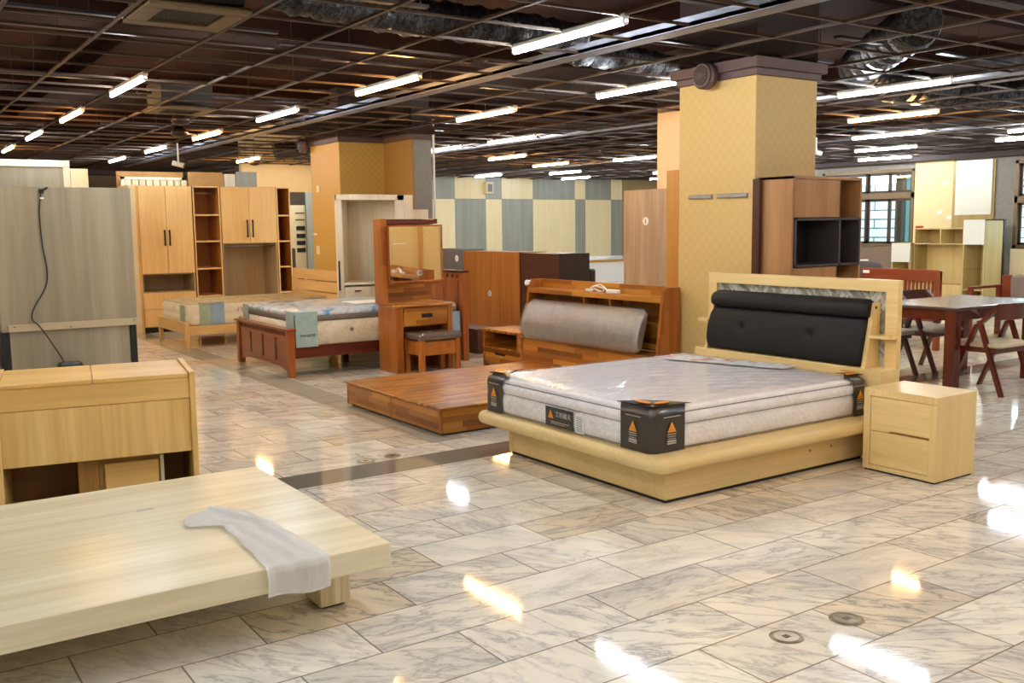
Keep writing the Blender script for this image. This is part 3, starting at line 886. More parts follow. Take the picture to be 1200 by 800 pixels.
# ================================================================== HERO BED
HB = (3.53, 4.47, 0)
t = thing('platform_bed', 'pale beech platform bed with black padded headboard beside the gold column', 'bed', HB)
bm = bm_new()
box(bm, 3.53, 5.24, 3.735, 5.215, 0.018, 0.22, bev=0.003)
obj('base', bm, 'beechx', t)
obj('toe_kick', B(3.54, 5.23, 3.745, 5.205, 0, 0.018, bev=0), 'toe', t)
bm = bm_new()
pr = [(0.205, 0.03)]
for i in range(9):
    a = -PI/2+PI*i/8; pr.append((0.2475+0.0425*math.sin(a), 0.0425*(1-math.cos(a))))
pr = [(0.205, 0.10)]+pr[1:]
loft(bm, 3.35, 5.26, 3.585, 5.365, 0.06, pr, 6)
obj('mattress_ledge', bm, 'beechx', t)
obj('corner_post', B(3.523, 3.56, 5.18, 5.222, 0.018, 0.21, bev=0.003), 'beechz', t)
for x in (4.72, 4.92): 
    bm = bm_new(); cyl(bm, (x, 3.7355, 0.125), (x, 3.7335, 0.125), 0.008, n=10); obj('screw_cover', bm, 'greyband', t)
# headboard
bm = bm_new(); box(bm, 5.24, 5.43, 3.62, 5.235, 0.0, 0.575, bev=0.004); obj('headboard_box', bm, 'beech', t)
bm = bm_new()
fx0, fx1 = 5.385, 5.43
prism(bm, [(3.62, 0.575), (3.705, 0.575), (3.705, 1.055), (3.62, 1.13)], 'x', fx0, fx1)
prism(bm, [(5.235, 0.575), (5.155, 0.575), (5.155, 1.055), (5.235, 1.13)], 'x', fx0, fx1)
prism(bm, [(3.62, 1.13), (5.235, 1.13), (5.155, 1.055), (3.705, 1.055)], 'x', fx0, fx1)
hf = obj('headboard_frame', bm, 'beech', t)
p = obj('headboard_panel', B(5.41, 5.425, 3.70, 5.16, 0.575, 1.06, bev=0), 'leafpanel', t); p['label'] = 'grey leaf-relief panel inside the headboard frame'
for y0, y1 in ((3.755, 3.785), (5.125, 5.15)):
    bm = bm_new(); prism(bm, [(5.26, 0.575), (5.40, 0.575), (5.40, 0.985), (5.345, 0.985)], 'y', y0, y1)
    # prism on axis y takes (x, z)
    obj('side_panel', bm, 'beechz', t)
bm = bm_new(); cyl(bm, (5.355, 3.754, 0.955), (5.355, 3.7525, 0.955), 0.010, n=10); obj('cable_hole', bm, 'black', t)
bm = bm_new()
pts = [(5.40, 3.755), (5.29, 3.755), (5.29, 3.66), (5.33, 3.61), (5.40, 3.61)]
prism(bm, pts, 'z', 0.765, 0.783); obj('shelf', bm, 'beech', t)
bm = bm_new(); prism(bm, [(5.40, 5.15), (5.29, 5.15), (5.29, 5.25), (5.33, 5.295), (5.40, 5.295)], 'z', 0.765, 0.783); obj('shelf', bm, 'beech', t)
# padded cushions (profile in x,z swept along y)
def cushion(prof, y0, y1, r=0.03, n=24, dimples=()):
    bm = bm_new(); rings = []
    cx = sum(p[0] for p in prof)/len(prof); cz = sum(p[1] for p in prof)/len(prof)
    for i in range(n+1):
        u = i/n; y = y0+(y1-y0)*u
        d = min(u, 1-u)*(y1-y0)
        s = 1.0 if d >= r else 1-0.22*(1-math.sqrt(max(0, 1-(1-d/r)**2)))
        ring = []
        for x, z in prof:
            xx = cx+(x-cx)*s; zz = cz+(z-cz)*s
            for dy, dz in dimples:
                q = ((y-dy)**2+(zz-dz)**2)/0.0009
                if x < cx: xx += 0.022*math.exp(-q)
            ring.append(bm.verts.new((xx, y, zz)))
        rings.append(ring)
    m = len(prof)
    for a, b in zip(rings, rings[1:]):
        for k in range(m): bm.faces.new((a[k], a[(k+1) % m], b[(k+1) % m], b[k])).smooth = True
    bm.faces.new(rings[0]); bm.faces.new(rings[-1][::-1])
    return bm
def prof_pad(xa, za, xb, zb, bulge, thick, n=14):
    """front curve from bottom (xa,za) to top (xb,zb) bulging to -x, with a flat back thick behind"""
    P = []
    for i in range(n+1):
        u = i/n; s = math.sin(PI*u)**0.45
        P.append((xa+(xb-xa)*u-bulge*s, za+(zb-za)*u))
    return P+[(xb+thick, zb), (xa+thick, za)]
dim = [(4.80, 0.76), (4.20, 0.76)]
c = obj('headboard_cushion', cushion(prof_pad(5.262, 0.585, 5.325, 0.885, 0.035, 0.03, 20), 3.785, 5.125, n=80, dimples=dim), 'leather', t)
for y, z in dim:
    bm = bm_new(); cyl(bm, (5.268, y, z), (5.262, y, z), 0.009, 0.006, 12); obj('button', bm, 'leather', c)
obj('headboard_bolster', cushion(prof_pad(5.325, 0.882, 5.345, 1.005, 0.05, 0.03, 12), 3.775, 5.12, n=40), 'leather', t)

# mattress
mt = thing('wrapped_mattress', 'white quilted mattress in clear plastic with black corner guards, on pale beech bed', 'mattress', (4.3, 4.52, 0.29))
mx0, mx1, my0, my1 = 3.42, 5.225, 3.72, 5.325
bm = bm_new()
loft(bm, mx0, mx1, my0, my1, 0.07, [(0.291, 0.015), (0.30, 0.004), (0.33, -0.002), (0.38, -0.003), (0.41, 0.006), (0.425, 0.012),
     (0.432, 0.002), (0.45, -0.003), (0.475, -0.001), (0.487, 0.012), (0.496, 0.018), (0.506, 0.012), (0.520, 0.03), (0.531, 0.08), (0.537, 0.2), (0.539, 0.5)], 6)
obj('body', bm, 'mattress', mt)
bm = bm_new()
for z, i in ((0.427, 0.008), (0.491, 0.013), (0.303, 0.001)):
    pts = [(x, y, z) for x, y in rr_outline(mx0+i, mx1-i, my0+i, my1-i, 0.07-i, 6)]
    path_tube(bm, pts+[pts[0]], 0.0035, 6)
obj('piping', bm, 'piping', mt)
# wrinkled film over the top: real ridges running corner to corner
bm = bm_new(); nx, ny = 70, 90; G = []
for i in range(nx+1):
    row = []
    for j in range(ny+1):
        x = mx0+0.03+(mx1-mx0-0.06)*i/nx; y = my0+0.03+(my1-my0-0.06)*j/ny
        d = min(x-mx0, mx1-x, y-my0, my1-y)
        s = (x*0.56+y*0.83)        # view depth direction: ridges run across it
        v = (-x*0.83+y*0.56)
        a = math.sin(s*25+0.9*math.sin(v*2.3)+0.5*math.sin(v*5.1)+0.35*math.sin(s*7+v*3))
        a = 2*(1-abs(a)**0.8)-1
        env = min(1, d/0.25)*(0.55+0.45*math.sin(v*3.1+1))
        z = 0.541+0.006*env*(a+1)+0.001*math.sin(x*31)*math.sin(y*27)
        if d < 0.09: z -= 0.016*(1-(d-0.03)/0.06)
        row.append(bm.verts.new((x, y, z)))
    G.append(row)
for i in range(nx):
    for j in range(ny): bm.faces.new((G[i][j], G[i+1][j], G[i+1][j+1], G[i][j+1])).smooth = True
f = obj('plastic_film', bm, 'film', mt)
bm = bm_new(); loft(bm, mx0-0.006, mx1+0.006, my0-0.006, my1+0.006, 0.075, [(0.293, 0), (0.35, -0.002), (0.42, 0.001), (0.50, 0.004), (0.515, 0.012)], 6)
for ff in [ff for ff in bm.faces if len(ff.verts) > 4]: bm.faces.remove(ff)
obj('plastic_side', bm, 'film2', mt)
# printed sheet under the film
bm = bm_new()
q = [(4.60, 4.93), (4.83, 5.16), (5.18, 4.10), (5.02, 4.02)]
vs = [bm.verts.new((x, y, 0.5415)) for x, y in q]; vs2 = [bm.verts.new((x, y, 0.5425)) for x, y in q]
q = [(4.72, 5.02), (4.93, 5.16), (5.19, 4.22), (4.98, 4.17)]
for v, (x, y) in zip(vs+vs2, q+q): v.co.x, v.co.y = x, y
bm.faces.new(vs[::-1]); bm.faces.new(vs2)
for i in range(4): bm.faces.new((vs[i], vs[(i+1) % 4], vs2[(i+1) % 4], vs2[i]))
bmesh.ops.translate(bm, verts=bm.verts[:], vec=(0, 0, 0.0075))
def mk_print():
    k = N('leaflet_print')
    v = k.coords(scale=(1, 1, 1))
    f = k.noise(v, 9, 3, 0.5, 0.5)
    g = k.noise(k.coords(loc=(5, 2, 0)), 26, 2)
    c = k.ramp(f, [(0.40, C(232, 236, 242)), (0.55, C(244, 244, 244)), (0.60, C(226, 176, 156)), (0.7, C(206, 130, 110))])
    c = k.mix(k.math('MULTIPLY', k.math('GREATER_THAN', g, 0.62), 0.7), c, C(150, 176, 120))
    return k.set(c, 0.35)
obj('printed_leaflet', bm, mk_print(), mt)
# black corner guards
def guard(cx, cy, sx, sy, wx, wy, faces, triangle=True):
    """sleeve round the corner (cx,cy); sx,sy point inward; wx,wy its reach along x and y"""
    e = 0.012
    bm = bm_new()
    xo, yo = cx-sx*e, cy-sy*e
    r = 0.05
    # outer polyline around the corner
    arc = [(xo+sx*r*(1-math.cos(a)), yo+sy*r*(1-math.sin(a))) for a in [PI/2*i/6 for i in range(7)]]
    line = [(xo, cy+sy*wy)]+[(x, y) for x, y in arc]+[(cx+sx*wx, yo)]
    zt = [0.293, 0.33, 0.38, 0.43, 0.48, 0.515]
    off = [0.0, 0.003, 0.001, 0.004, 0.001, 0.006]
    rows = []
    for z, o_ in zip(zt, off):
        rows.append([bm.verts.new((x+sx*o_, y+sy*o_, z)) for x, y in line])
    # fold over the top
    rows.append([bm.verts.new((x+sx*(0.03 if i > 0 else 0.03), y+sy*0.03, 0.536)) for i, (x, y) in enumerate(line)])
    for a, b in zip(rows, rows[1:]):
        for k in range(len(line)-1): bm.faces.new((a[k], a[k+1], b[k+1], b[k])).smooth = True
    g = obj('corner_guard', bm, 'labelblack', mt); g['label'] = 'black printed cardboard corner guard'
    # top flap: pointed both ways along the edges
    bm = bm_new()
    A = (cx+sx*0.015, cy+sy*(wy+0.06)); Bp = (cx+sx*(wx+0.07), cy+sy*0.015); Cc = (cx+sx*0.012, cy+sy*0.012)
    D = (cx+sx*0.13, cy+sy*0.13)
    pts = [A, Cc, Bp, (cx+sx*wx*0.75, cy+sy*0.09), D, (cx+sx*0.09, cy+sy*wy*0.75)]
    bot = [bm.verts.new((x, y, 0.533 if i in (0, 2) else 0.541+0.006*(i > 2))) for i, (x, y) in enumerate(pts)]
    top = [bm.verts.new((v.co.x, v.co.y, v.co.z+0.003)) for v in bot]
    c0 = bm.verts.new((cx+sx*0.06, cy+sy*0.06, 0.556)); 
    for i in range(6):
        bm.faces.new((top[i], top[(i+1) % 6], c0)); bm.faces.new((bot[i], bot[(i+1) % 6], top[(i+1) % 6], top[i]))
    obj('guard_flap', bm, 'labelblack', g)
    for (ux, uy) in ((0.10, 0.035), (0.035, 0.11)):
        bm = bm_new(); n = 16; c = (cx+sx*ux, cy+sy*uy)
        ex, ey = (0.055, 0.02) if ux > uy else (0.02, 0.06)
        vs = [bm.verts.new((c[0]+ex*math.cos(2*PI*i/n), c[1]+ey*math.sin(2*PI*i/n), 0.557)) for i in range(n)]
        r_ = bmesh.ops.extrude_face_region(bm, geom=[bm.faces.new(vs)])
        bmesh.ops.translate(bm, verts=[v for v in r_['geom'] if isinstance(v, bmesh.types.BMVert)], vec=(0, 0, -0.004))
        obj('guard_print', bm, 'orange', g)
    for fc in faces:
        def P(u, z, d=0.0):   # u metres from the corner
            return (xo-sx*(0.004+d), cy+sy*u, z) if fc == 'x' else (cx+sx*u, yo-sy*(0.004+d), z)
        w = wy if fc == 'x' else wx
        mid = w*0.56
        fr = FACE_NX if fc == 'x' else FACE_NY
        def poly(uz, m, nm):
            bm = bm_new(); a = [bm.verts.new(P(u, z)) for u, z in uz]; b = [bm.verts.new(P(u, z, 0.0012)) for u, z in uz]
            n = len(uz)
            for i in range(n): bm.faces.new((a[i], a[(i+1) % n], b[(i+1) % n], b[i]))
            bm.faces.new(b); bm.faces.new(a[::-1])
            obj(nm, bm, m, g)
        poly([(mid-0.032, 0.398), (mid+0.032, 0.398), (mid, 0.455)], 'orange', 'triangle_emblem')
        poly([(mid-0.012, 0.408), (mid+0.012, 0.408), (mid+0.008, 0.414), (mid-0.008, 0.414)], 'labelblack', 'emblem_slot')
        poly([(mid-0.06, 0.480), (mid+0.06, 0.480), (mid+0.06, 0.484), (mid-0.06, 0.484)], 'labeltext', 'printed_line')
        for i, (hw, hh) in enumerate(((0.032, 0.005), (0.030, 0.004), (0.028, 0.003), (0.032, 0.010), (0.032, 0.008))):
            z = 0.388-i*0.0125
            poly([(mid-hw, z-hh/2), (mid+hw, z-hh/2), (mid+hw, z+hh/2), (mid-hw, z+hh/2)], 'labeltext', 'printed_line')
guard(mx0, my0, 1, 1, 0.225, 0.24, 'xy')
guard(mx0, my1, 1, -1, 0.22, 0.20, 'x')
guard(mx1, my0, -1, 1, 0.13, 0.12, 'y')
# woven label and stamp on the foot end
lb = obj('brand_label', B(mx0-0.010, mx0-0.006, 4.385, 4.655, 0.303, 0.418, bev=0.001), 'labelblack', mt); lb['label'] = 'black label with orange triangle and pale characters'
bm = bm_new(); prism(bm, [(4.625, 0.352), (4.575, 0.352), (4.600, 0.402)], 'x', mx0-0.0125, mx0-0.010); obj('triangle_emblem', bm, 'orange', lb)
obj('lettering', put_text('艾柏爾夫', 0.038, (mx0-0.0115, 4.478, 0.378), FACE_NX), 'labeltext', lb)
bm = bm_new(); box(bm, mx0-0.0118, mx0-0.0100, 4.42, 4.60, 0.330, 0.334); box(bm, mx0-0.0118, mx0-0.0100, 4.46, 4.60, 0.320, 0.323); obj('printed_line', bm, 'labeltext', lb)
st = obj('care_stamp', B(mx0-0.008, mx0-0.006, 4.285, 4.365, 0.30, 0.41, bev=0.001), 'paper', mt)
bm = bm_new()
for i in range(9): box(bm, mx0-0.0095, mx0-0.008, 4.295+0.004*(i % 3), 4.355-0.005*(i % 2), 0.312+i*0.010, 0.316+i*0.010)
obj('stamp_lines', bm, 'blueprint', st)

# nightstand
def drawer_face(parent, g, m, axis='x', name='drawer'):
    return obj(name, B(*g, bev=0.002), m, parent)
nx0, nx1, ny0, ny1, nz = 5.01, 5.41, 3.095, 3.575, 0.504
t = thing('nightstand', 'pale beech two-drawer nightstand beside the big bed', 'nightstand', (5.2, 3.33, 0))
bm = bm_new()
box(bm, nx0, nx1, ny0, ny0+0.045, 0.012, nz-0.045, bev=0.002); box(bm, nx0, nx1, ny1-0.045, ny1, 0.012, nz-0.045, bev=0.002)
box(bm, nx0, nx1, ny0, ny1, nz-0.045, nz, bev=0.002); box(bm, nx1-0.015, nx1, ny0+0.045, ny1-0.045, 0.012, nz-0.045)
box(bm, nx0+0.005, nx1, ny0+0.045, ny1-0.045, 0.012, 0.04, bev=0.001)
obj('cabinet_body', bm, 'beechz', t)
obj('toe_kick', B(nx0+0.012, nx1-0.012, ny0+0.012, ny1-0.012, 0, 0.012, bev=0), 'toe', t)
bm = bm_new()
y0_, y1_ = ny0+0.048, ny1-0.048
prism(bm, [(y0_, 0.458-0.002), (y1_, 0.458-0.002), (y1_, 0.250), (3.415, 0.250), (3.39, 0.262), (y0_, 0.262)], 'x', nx0+0.006, nx0+0.024)
obj('drawer', bm, 'beech', t)
obj('drawer', B(nx0+0.006, nx0+0.024, y0_, y1_, 0.043, 0.246, bev=0.0015), 'beech', t)
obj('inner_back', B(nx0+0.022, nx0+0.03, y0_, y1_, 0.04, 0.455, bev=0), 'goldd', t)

# ================================================================== FOREGROUND BED + FOAM
t = thing('bed_platform', 'pale elm low platform bed without mattress at lower left', 'bed', (0.64, 3.98, 0))
obj('deck_board', B(-0.40, 1.632, 3.238, 4.002, 0.209, 0.30, bev=0.002), 'elm', t)
obj('deck_board', B(-0.40, 1.632, 4.004, 4.722, 0.209, 0.30, bev=0.002), 'elm', t)
for x, y in ((1.43, 3.46), (1.43, 4.36), (-0.25, 3.46), (-0.25, 4.36)):
    l = obj('leg', B(x, x+0.13, y, y+0.16, 0.012, 0.2085, bev=0.003), 'elmz', t)
    obj('foot_pad', B(x+0.02, x+0.11, y+0.02, y+0.14, 0, 0.012, bev=0), 'toe', l)
obj('tape_mark', B(0.94, 1.01, 4.25, 4.28, 0.3002, 0.3008, bev=0), 'tape', t)
# foam strip
bm = bm_new(); nu, nv = 22, 46
Lp = [(1.075, 4.03), (1.045, 3.87), (1.165, 3.80), (1.155, 3.60), (1.15, 3.42), (1.135, 3.24)]
Rp = [(1.25, 4.10), (1.30, 3.98), (1.345, 3.82), (1.36, 3.60), (1.37, 3.42), (1.373, 3.24)]
def lerp(P, u):
    u = u*(len(P)-1); i = min(int(u), len(P)-2); f = u-i
    return (P[i][0]*(1-f)+P[i+1][0]*f, P[i][1]*(1-f)+P[i+1][1]*f)
rows = []
for j in range(nv+1):
    v = j/nv
    row = []
    for i in range(nu+1):
        u = i/nu
        fold = 0.006+0.007*abs(math.sin(u*9+1.2*math.sin(v*5)))*(0.4+0.6*math.sin(PI*min(1, v*1.1)))+0.012*math.exp(-((u-0.78)/0.08)**2)*(1-v)
        if v < 0.74:
            w = v/0.74
            a, b = lerp(Lp, w), lerp(Rp, w)
            x, y, z = a[0]*(1-u)+b[0]*u, a[1]*(1-u)+b[1]*u, 0.301+fold
            x += 0.01*math.sin(y*30+u*3)*(1-w)
        else:
            w = (v-0.74)/0.26
            if w < 0.18:
                a = w/0.18*PI/2; x = 1.135+0.238*u; y = 3.236-(0.002+fold)*math.sin(a)*0.9; z = 0.301+(0.002+fold)*math.cos(a)
            else:
                q = (w-0.18)/0.82; x = 1.135+0.238*u+0.004*math.sin(q*3); y = 3.232-fold*(1-q*0.4)-0.004; z = 0.298-q*(0.100+0.012*u-0.006*math.sin(u*7))
        row.append(bm.verts.new((x, y, z)))
    rows.append(row)
for a, b in zip(rows, rows[1:]):
    for k in range(nu): bm.faces.new((a[k], a[k+1], b[k+1], b[k])).smooth = True
r_ = bmesh.ops.solidify(bm, geom=bm.faces[:], thickness=0.0012)
single('foam_wrap', bm, 'foam', 'crumpled strip of white packing foam draped over the low elm platform edge', 'packing foam', loc=(1.2, 3.6, 0.301))

# ================================================================== GOLDEN DESK (seen from behind)
t = thing('dressing_desk', 'golden oak dressing desk with lift-up lids, seen from behind at left', 'desk', (1.483, 5.2, 0), rz=math.radians(-10))
def L_(*a, bev=0.003): return B(*a, bev=bev)      # local frame: x runs 0..-W, y back
W = 0.97; Dp = 0.62; Hh = 0.74
def lobj(n, bm, m): return obj(n, bm, m, t, world=False)
for x0_, x1_ in ((-0.030, 0.0), (-W, -W+0.03)):
    lobj('side_panel', L_(x0_, x1_, -0.01, Dp, 0, Hh+0.006), 'goldz')
lobj('lid', L_(-W+0.034, -0.505, 0.0, Dp-0.02, Hh-0.022, Hh), 'gold')
lobj('lid', L_(-0.501, -0.034, 0.0, Dp-0.02, Hh-0.022, Hh), 'gold')
lobj('upper_rail', L_(-W+0.03, -0.03, 0.002, 0.022, 0.605, Hh-0.023), 'gold')
lobj('back_panel', L_(-W+0.03, -0.03, 0.010, 0.024, 0.315, 0.603), 'goldz')
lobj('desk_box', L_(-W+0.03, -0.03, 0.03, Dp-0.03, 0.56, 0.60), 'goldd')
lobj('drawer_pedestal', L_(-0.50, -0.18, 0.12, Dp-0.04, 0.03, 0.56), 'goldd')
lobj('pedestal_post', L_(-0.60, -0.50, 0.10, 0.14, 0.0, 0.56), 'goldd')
lobj('drawer_back', L_(-0.47, -0.20, 0.104, 0.118, 0.06, 0.27), 'gold')
lobj('pedestal_edge', L_(-0.192, -0.172, 0.10, 0.118, 0.03, 0.29), 'elmz')
lobj('added_shade_board', L_(-W+0.03, -0.03, Dp-0.05, Dp-0.035, 0.0, 0.56), 'goldd')  # added board across the far side, keeps the space under the desk dark

# ================================================================== GREIGE BOARD FURNITURE (left)
t = thing('headboard_back', 'tall greige wood-grain headboard seen from behind with a hanging black cord', 'headboard', (1.66, 9.55, 0))
obj('panel', B(1.06, 2.205, 9.5, 9.53, 0.62, 1.89, bev=0.003), 'greige', t)
obj('lower_panel', B(1.12, 2.13, 9.505, 9.53, 0.0, 0.63, bev=0.003), 'greige', t)
r_ = obj('cross_rail', B(1.11, 2.215, 9.475, 9.50, 0.62, 0.685, bev=0.004), 'greigec', t)
for x in (1.16, 1.62, 2.17):
    bm = bm_new(); cyl(bm, (x, 9.475, 0.665 if x != 1.62 else 0.64), (x, 9.472, 0.665 if x != 1.62 else 0.64), 0.006, n=8); obj('screw', bm, 'black', r_)
for x0_, x1_ in ((1.045, 1.118), (2.132, 2.19)):
    obj('leg', B(x0_, x1_, 9.495, 9.66, 0, 0.618, bev=0.003), 'toe', t)
obj('side_board', B(1.075, 2.19, 9.53, 9.70, 1.85, 1.888, bev=0.003), 'greigec', t)
pts = [(1.455, 9.49, 1.86), (1.44, 9.485, 1.80), (1.425, 9.485, 1.66), (1.43, 9.485, 1.40), (1.455, 9.485, 1.15), (1.43, 9.485, 1.0), (1.33, 9.48, 0.83), (1.305, 9.47, 0.73), (1.36, 9.46, 0.66), (1.45, 9.44, 0.50), (1.54, 9.40, 0.30), (1.56, 9.38, 0.10), (1.58, 9.36, 0.02)]
def smooth(pts, n=6):
    pts = [Vector(p) for p in pts]; out = []
    for i in range(len(pts)-1):
        p0, p1, p2, p3 = pts[max(i-1, 0)], pts[i], pts[i+1], pts[min(i+2, len(pts)-1)]
        for k in range(n):
            u = k/n
            out.append(0.5*((2*p1)+(-p0+p2)*u+(2*p0-5*p1+4*p2-p3)*u*u+(-p0+3*p1-3*p2+p3)*u**3))
    out.append(pts[-1]); return out
cd = thing('hanging_cable', 'black power cord hanging down the greige board to the floor', 'cord', (1.45, 9.48, 0.0))
bm = bm_new(); path_tube(bm, smooth(pts), 0.006, 8); obj('cable', bm, 'black', cd)
bm = bm_new(); box(bm, 1.43, 1.475, 9.478, 9.499, 1.835, 1.872, bev=0.005); cyl(bm, (1.46, 9.47, 1.86), (1.50, 9.46, 1.885), 0.011, n=8); obj('plug', bm, 'black', cd)
obj('cable_tag', B(1.435, 1.468, 9.474, 9.482, 1.785, 1.80, bev=0.001), 'paper', cd)
bm = bm_new(); box(bm, 1.47, 1.67, 9.30, 9.42, 0.0, 0.335, bev=0.02); obj('power_block', bm, 'black', cd)

# ================================================================== WARDROBE WALL
wy, wyb, wt = 14.66, 15.24, 2.14
def carcass(bm, x0, x1, z0, z1, y0=wy, y1=wyb, t=0.02, back=True):
    box(bm, x0, x0+t, y0, y1, z0, z1); box(bm, x1-t, x1, y0, y1, z0, z1)
    box(bm, x0, x1, y0, y1, z1-t, z1); box(bm, x0, x1, y0, y1, z0, z0+t)
    if back: box(bm, x0, x1, y1-0.012, y1, z0, z1)
def handle(x, z0, z1, parent):
    bm = bm_new(); box(bm, x-0.010, x+0.010, wy-0.055, wy-0.038, z0, z1, bev=0.004)
    box(bm, x-0.008, x+0.008, wy-0.04, wy-0.018, z0+0.01, z0+0.03); box(bm, x-0.008, x+0.008, wy-0.04, wy-0.018, z1-0.03, z1-0.01)
    obj('handle', bm, 'darkmetal', parent)
t = thing('wardrobe', 'leftmost maple wardrobe, two tall doors over an open niche and drawers', 'wardrobe', (3.86, 14.95, 0))
bm = bm_new(); carcass(bm, 3.50, 4.27, 0.08, wt); box(bm, 3.50, 4.27, wy+0.02, wyb, 0.845, 0.865); box(bm, 3.50, 4.27, wy+0.02, wyb, 0.575, 0.60)
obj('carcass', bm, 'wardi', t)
obj('end_panel', B(3.465, 3.50, wy-0.005, wyb, 0, wt+0.01, bev=0.003), 'goldz', t)
obj('side_panel', B(3.37, 3.463, wy-0.02, wyb, 0, wt+0.005, bev=0.003), 'cream', t)
for a, b, hx in ((3.503, 3.878, 3.845), (3.884, 4.262, 3.915)):
    d = obj('door', B(a, b, wy-0.018, wy, 0.865, wt-0.005, bev=0.002), 'ward', t)
    handle(hx, 1.27, 1.50, d)
obj('drawer', B(3.503, 4.262, wy-0.018, wy, 0.345, 0.585, bev=0.002), 'ward', t)
obj('drawer', B(3.503, 4.262, wy-0.018, wy, 0.09, 0.340, bev=0.002), 'ward', t)
obj('toe_kick', B(3.43, 4.27, wy+0.03, wyb, 0, 0.08, bev=0), 'toe', t)
def open_shelf(x0, x1, zz, label, mats=('ward', 'wardo'), rail=True):
    t = thing('open_shelf_unit', label, 'shelf unit', ((x0+x1)/2, 14.95, 0))
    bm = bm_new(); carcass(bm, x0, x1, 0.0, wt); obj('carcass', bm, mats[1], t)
    bm = bm_new(); box(bm, x0-0.0, x0+0.02, wy-0.002, wy+0.004, 0, wt); box(bm, x1-0.02, x1, wy-0.002, wy+0.004, 0, wt); box(bm, x0, x1, wy-0.002, wy+0.004, wt-0.02, wt)
    obj('edge_band', bm, mats[0], t)
    for z in zz: obj('shelf', B(x0+0.02, x1-0.02, wy+0.01, wyb-0.012, z-0.012, z+0.012, bev=0.001), mats[0], t)
    if rail:
        bm = bm_new(); cyl(bm, (x0+0.02, wy+0.15, wt-0.10), (x1-0.02, wy+0.15, wt-0.10), 0.012, n=10); obj('hanging_rail', bm, 'steel', t)
open_shelf(4.285, 4.69, (1.713, 1.32, 0.913, 0.5), 'narrow open shelf unit between the two wardrobes, with a steel hanging rail')
t = thing('wardrobe', 'middle maple wardrobe, two shorter doors over a deep open hanging niche', 'wardrobe', (5.13, 14.95, 0))
bm = bm_new(); carcass(bm, 4.70, 5.565, 0.0, wt); box(bm, 4.70, 5.565, wy+0.02, wyb, 1.27, 1.29)
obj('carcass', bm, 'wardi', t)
for a, b, hx in ((4.703, 5.125, 5.085), (5.131, 5.562, 5.17)):
    d = obj('door', B(a, b, wy-0.018, wy, 1.285, wt-0.005, bev=0.002), 'ward', t)
    handle(hx, 1.37, 1.64, d)
bm = bm_new(); cyl(bm, (4.72, wy+0.1, 1.24), (5.545, wy+0.1, 1.24), 0.012, n=10); obj('hanging_rail', bm, 'steel', t)
open_shelf(5.575, 5.80, (1.70, 1.30, 0.90, 0.5), 'narrow open shelf unit at the right end of the wardrobe run', rail=False)

# things behind / around the wardrobe run
t = thing('framed_panel', 'tall pale framed cabinet panel standing behind the greige headboard', 'cabinet', (1.9, 13.55, 0))
bm = bm_new(); box(bm, 1.30, 2.415, 13.5, 13.56, 2.305, 2.39, bev=0.004); box(bm, 2.335, 2.415, 13.5, 13.56, 0, 2.304, bev=0.004); box(bm, 1.30, 1.38, 13.5, 13.56, 0, 2.304, bev=0.004)
obj('frame', bm, 'whiteoak', t); obj('infill', B(1.38, 2.335, 13.52, 13.55, 0, 2.304, bev=0), 'greige', t)
single('narrow_cabinet', B(2.42, 2.63, 13.5, 14.0, 0, 2.29, bev=0.004), 'cream', 'narrow cream cabinet right of the tall framed panel', 'cabinet', loc=(2.52, 13.7, 0))
t = thing('louvered_panel', 'pale louvered screen standing behind the left wardrobe', 'screen', (3.95, 15.6, 0))
bm = bm_new(); box(bm, 3.50, 4.46, 15.6, 15.64, 2.27, 2.31); box(bm, 3.50, 3.55, 15.6, 15.64, 0, 2.31); box(bm, 4.41, 4.46, 15.6, 15.64, 0, 2.31)
obj('frame', bm, 'whiteoak', t)
bm = bm_new()
for i in range(9):
    xx = 3.56+i*0.105; box(bm, xx, xx+0.085, 15.61, 15.63, 0, 2.265, bev=0.003)
obj('louvers', bm, 'elmz', t)
single('backing_board', B(3.47, 4.47, 15.75, 15.78, 0, 2.40, bev=0.003), 'card', 'tan backing board behind the louvered screen', 'board', loc=(3.9, 15.76, 0))
single('cardboard_sheet', B(4.52, 5.06, 15.6, 15.68, 0, 2.40, bev=0.005), 'card', 'brown cardboard sheet standing behind the open shelf unit', 'cardboard', loc=(4.8, 15.64, 0))
single('boxed_panel', B(5.08, 5.26, 15.6, 15.7, 0, 2.38, bev=0.005), 'whiteoak', 'narrow wrapped cream panel beside the brown cardboard sheet', 'panel', loc=(5.17, 15.65, 0))
single('leaning_board', B(5.28, 5.62, 15.6, 15.64, 0, 2.42, bev=0.003), 'panelgrey', 'grey-green panel leaning behind the middle wardrobe', 'panel', loc=(5.4, 15.62, 0))
# store room: drawer cabinet and grey door
t = thing('drawer_cabinet', 'cream drawer cabinet with dark slots inside the store room doorway', 'cabinet', (7.7, 19.6, 0))
obj('carcass', B(7.45, 8.04, 19.5, 19.9, 0, 1.98, bev=0.005), 'creamwall', t)
for z in (1.82, 1.68): obj('slot', B(7.82, 8.02, 19.49, 19.50, z-0.02, z+0.01, bev=0), 'bronze', t)
for z in (1.50, 1.34, 1.19, 1.04): obj('slot', B(7.83, 8.02, 19.488, 19.50, z-0.045, z+0.045, bev=0), 'toe', t)
single('grey_door_leaf', B(8.03, 8.6, 19.40, 19.45, 0, 2.26, bev=0.003), 'panelgrey', 'grey door leaf leaning in the store room doorway', 'door leaf', loc=(8.3, 19.42, 0))
t = thing('office_chair', 'dark office chair in front of the store room drawers', 'chair', (7.35, 18.6, 0))
bm = bm_new(); box(bm, 7.15, 7.55, 18.45, 18.85, 0.46, 0.54, bev=0.03, seg=2); obj('seat', bm, 'greydark', t)
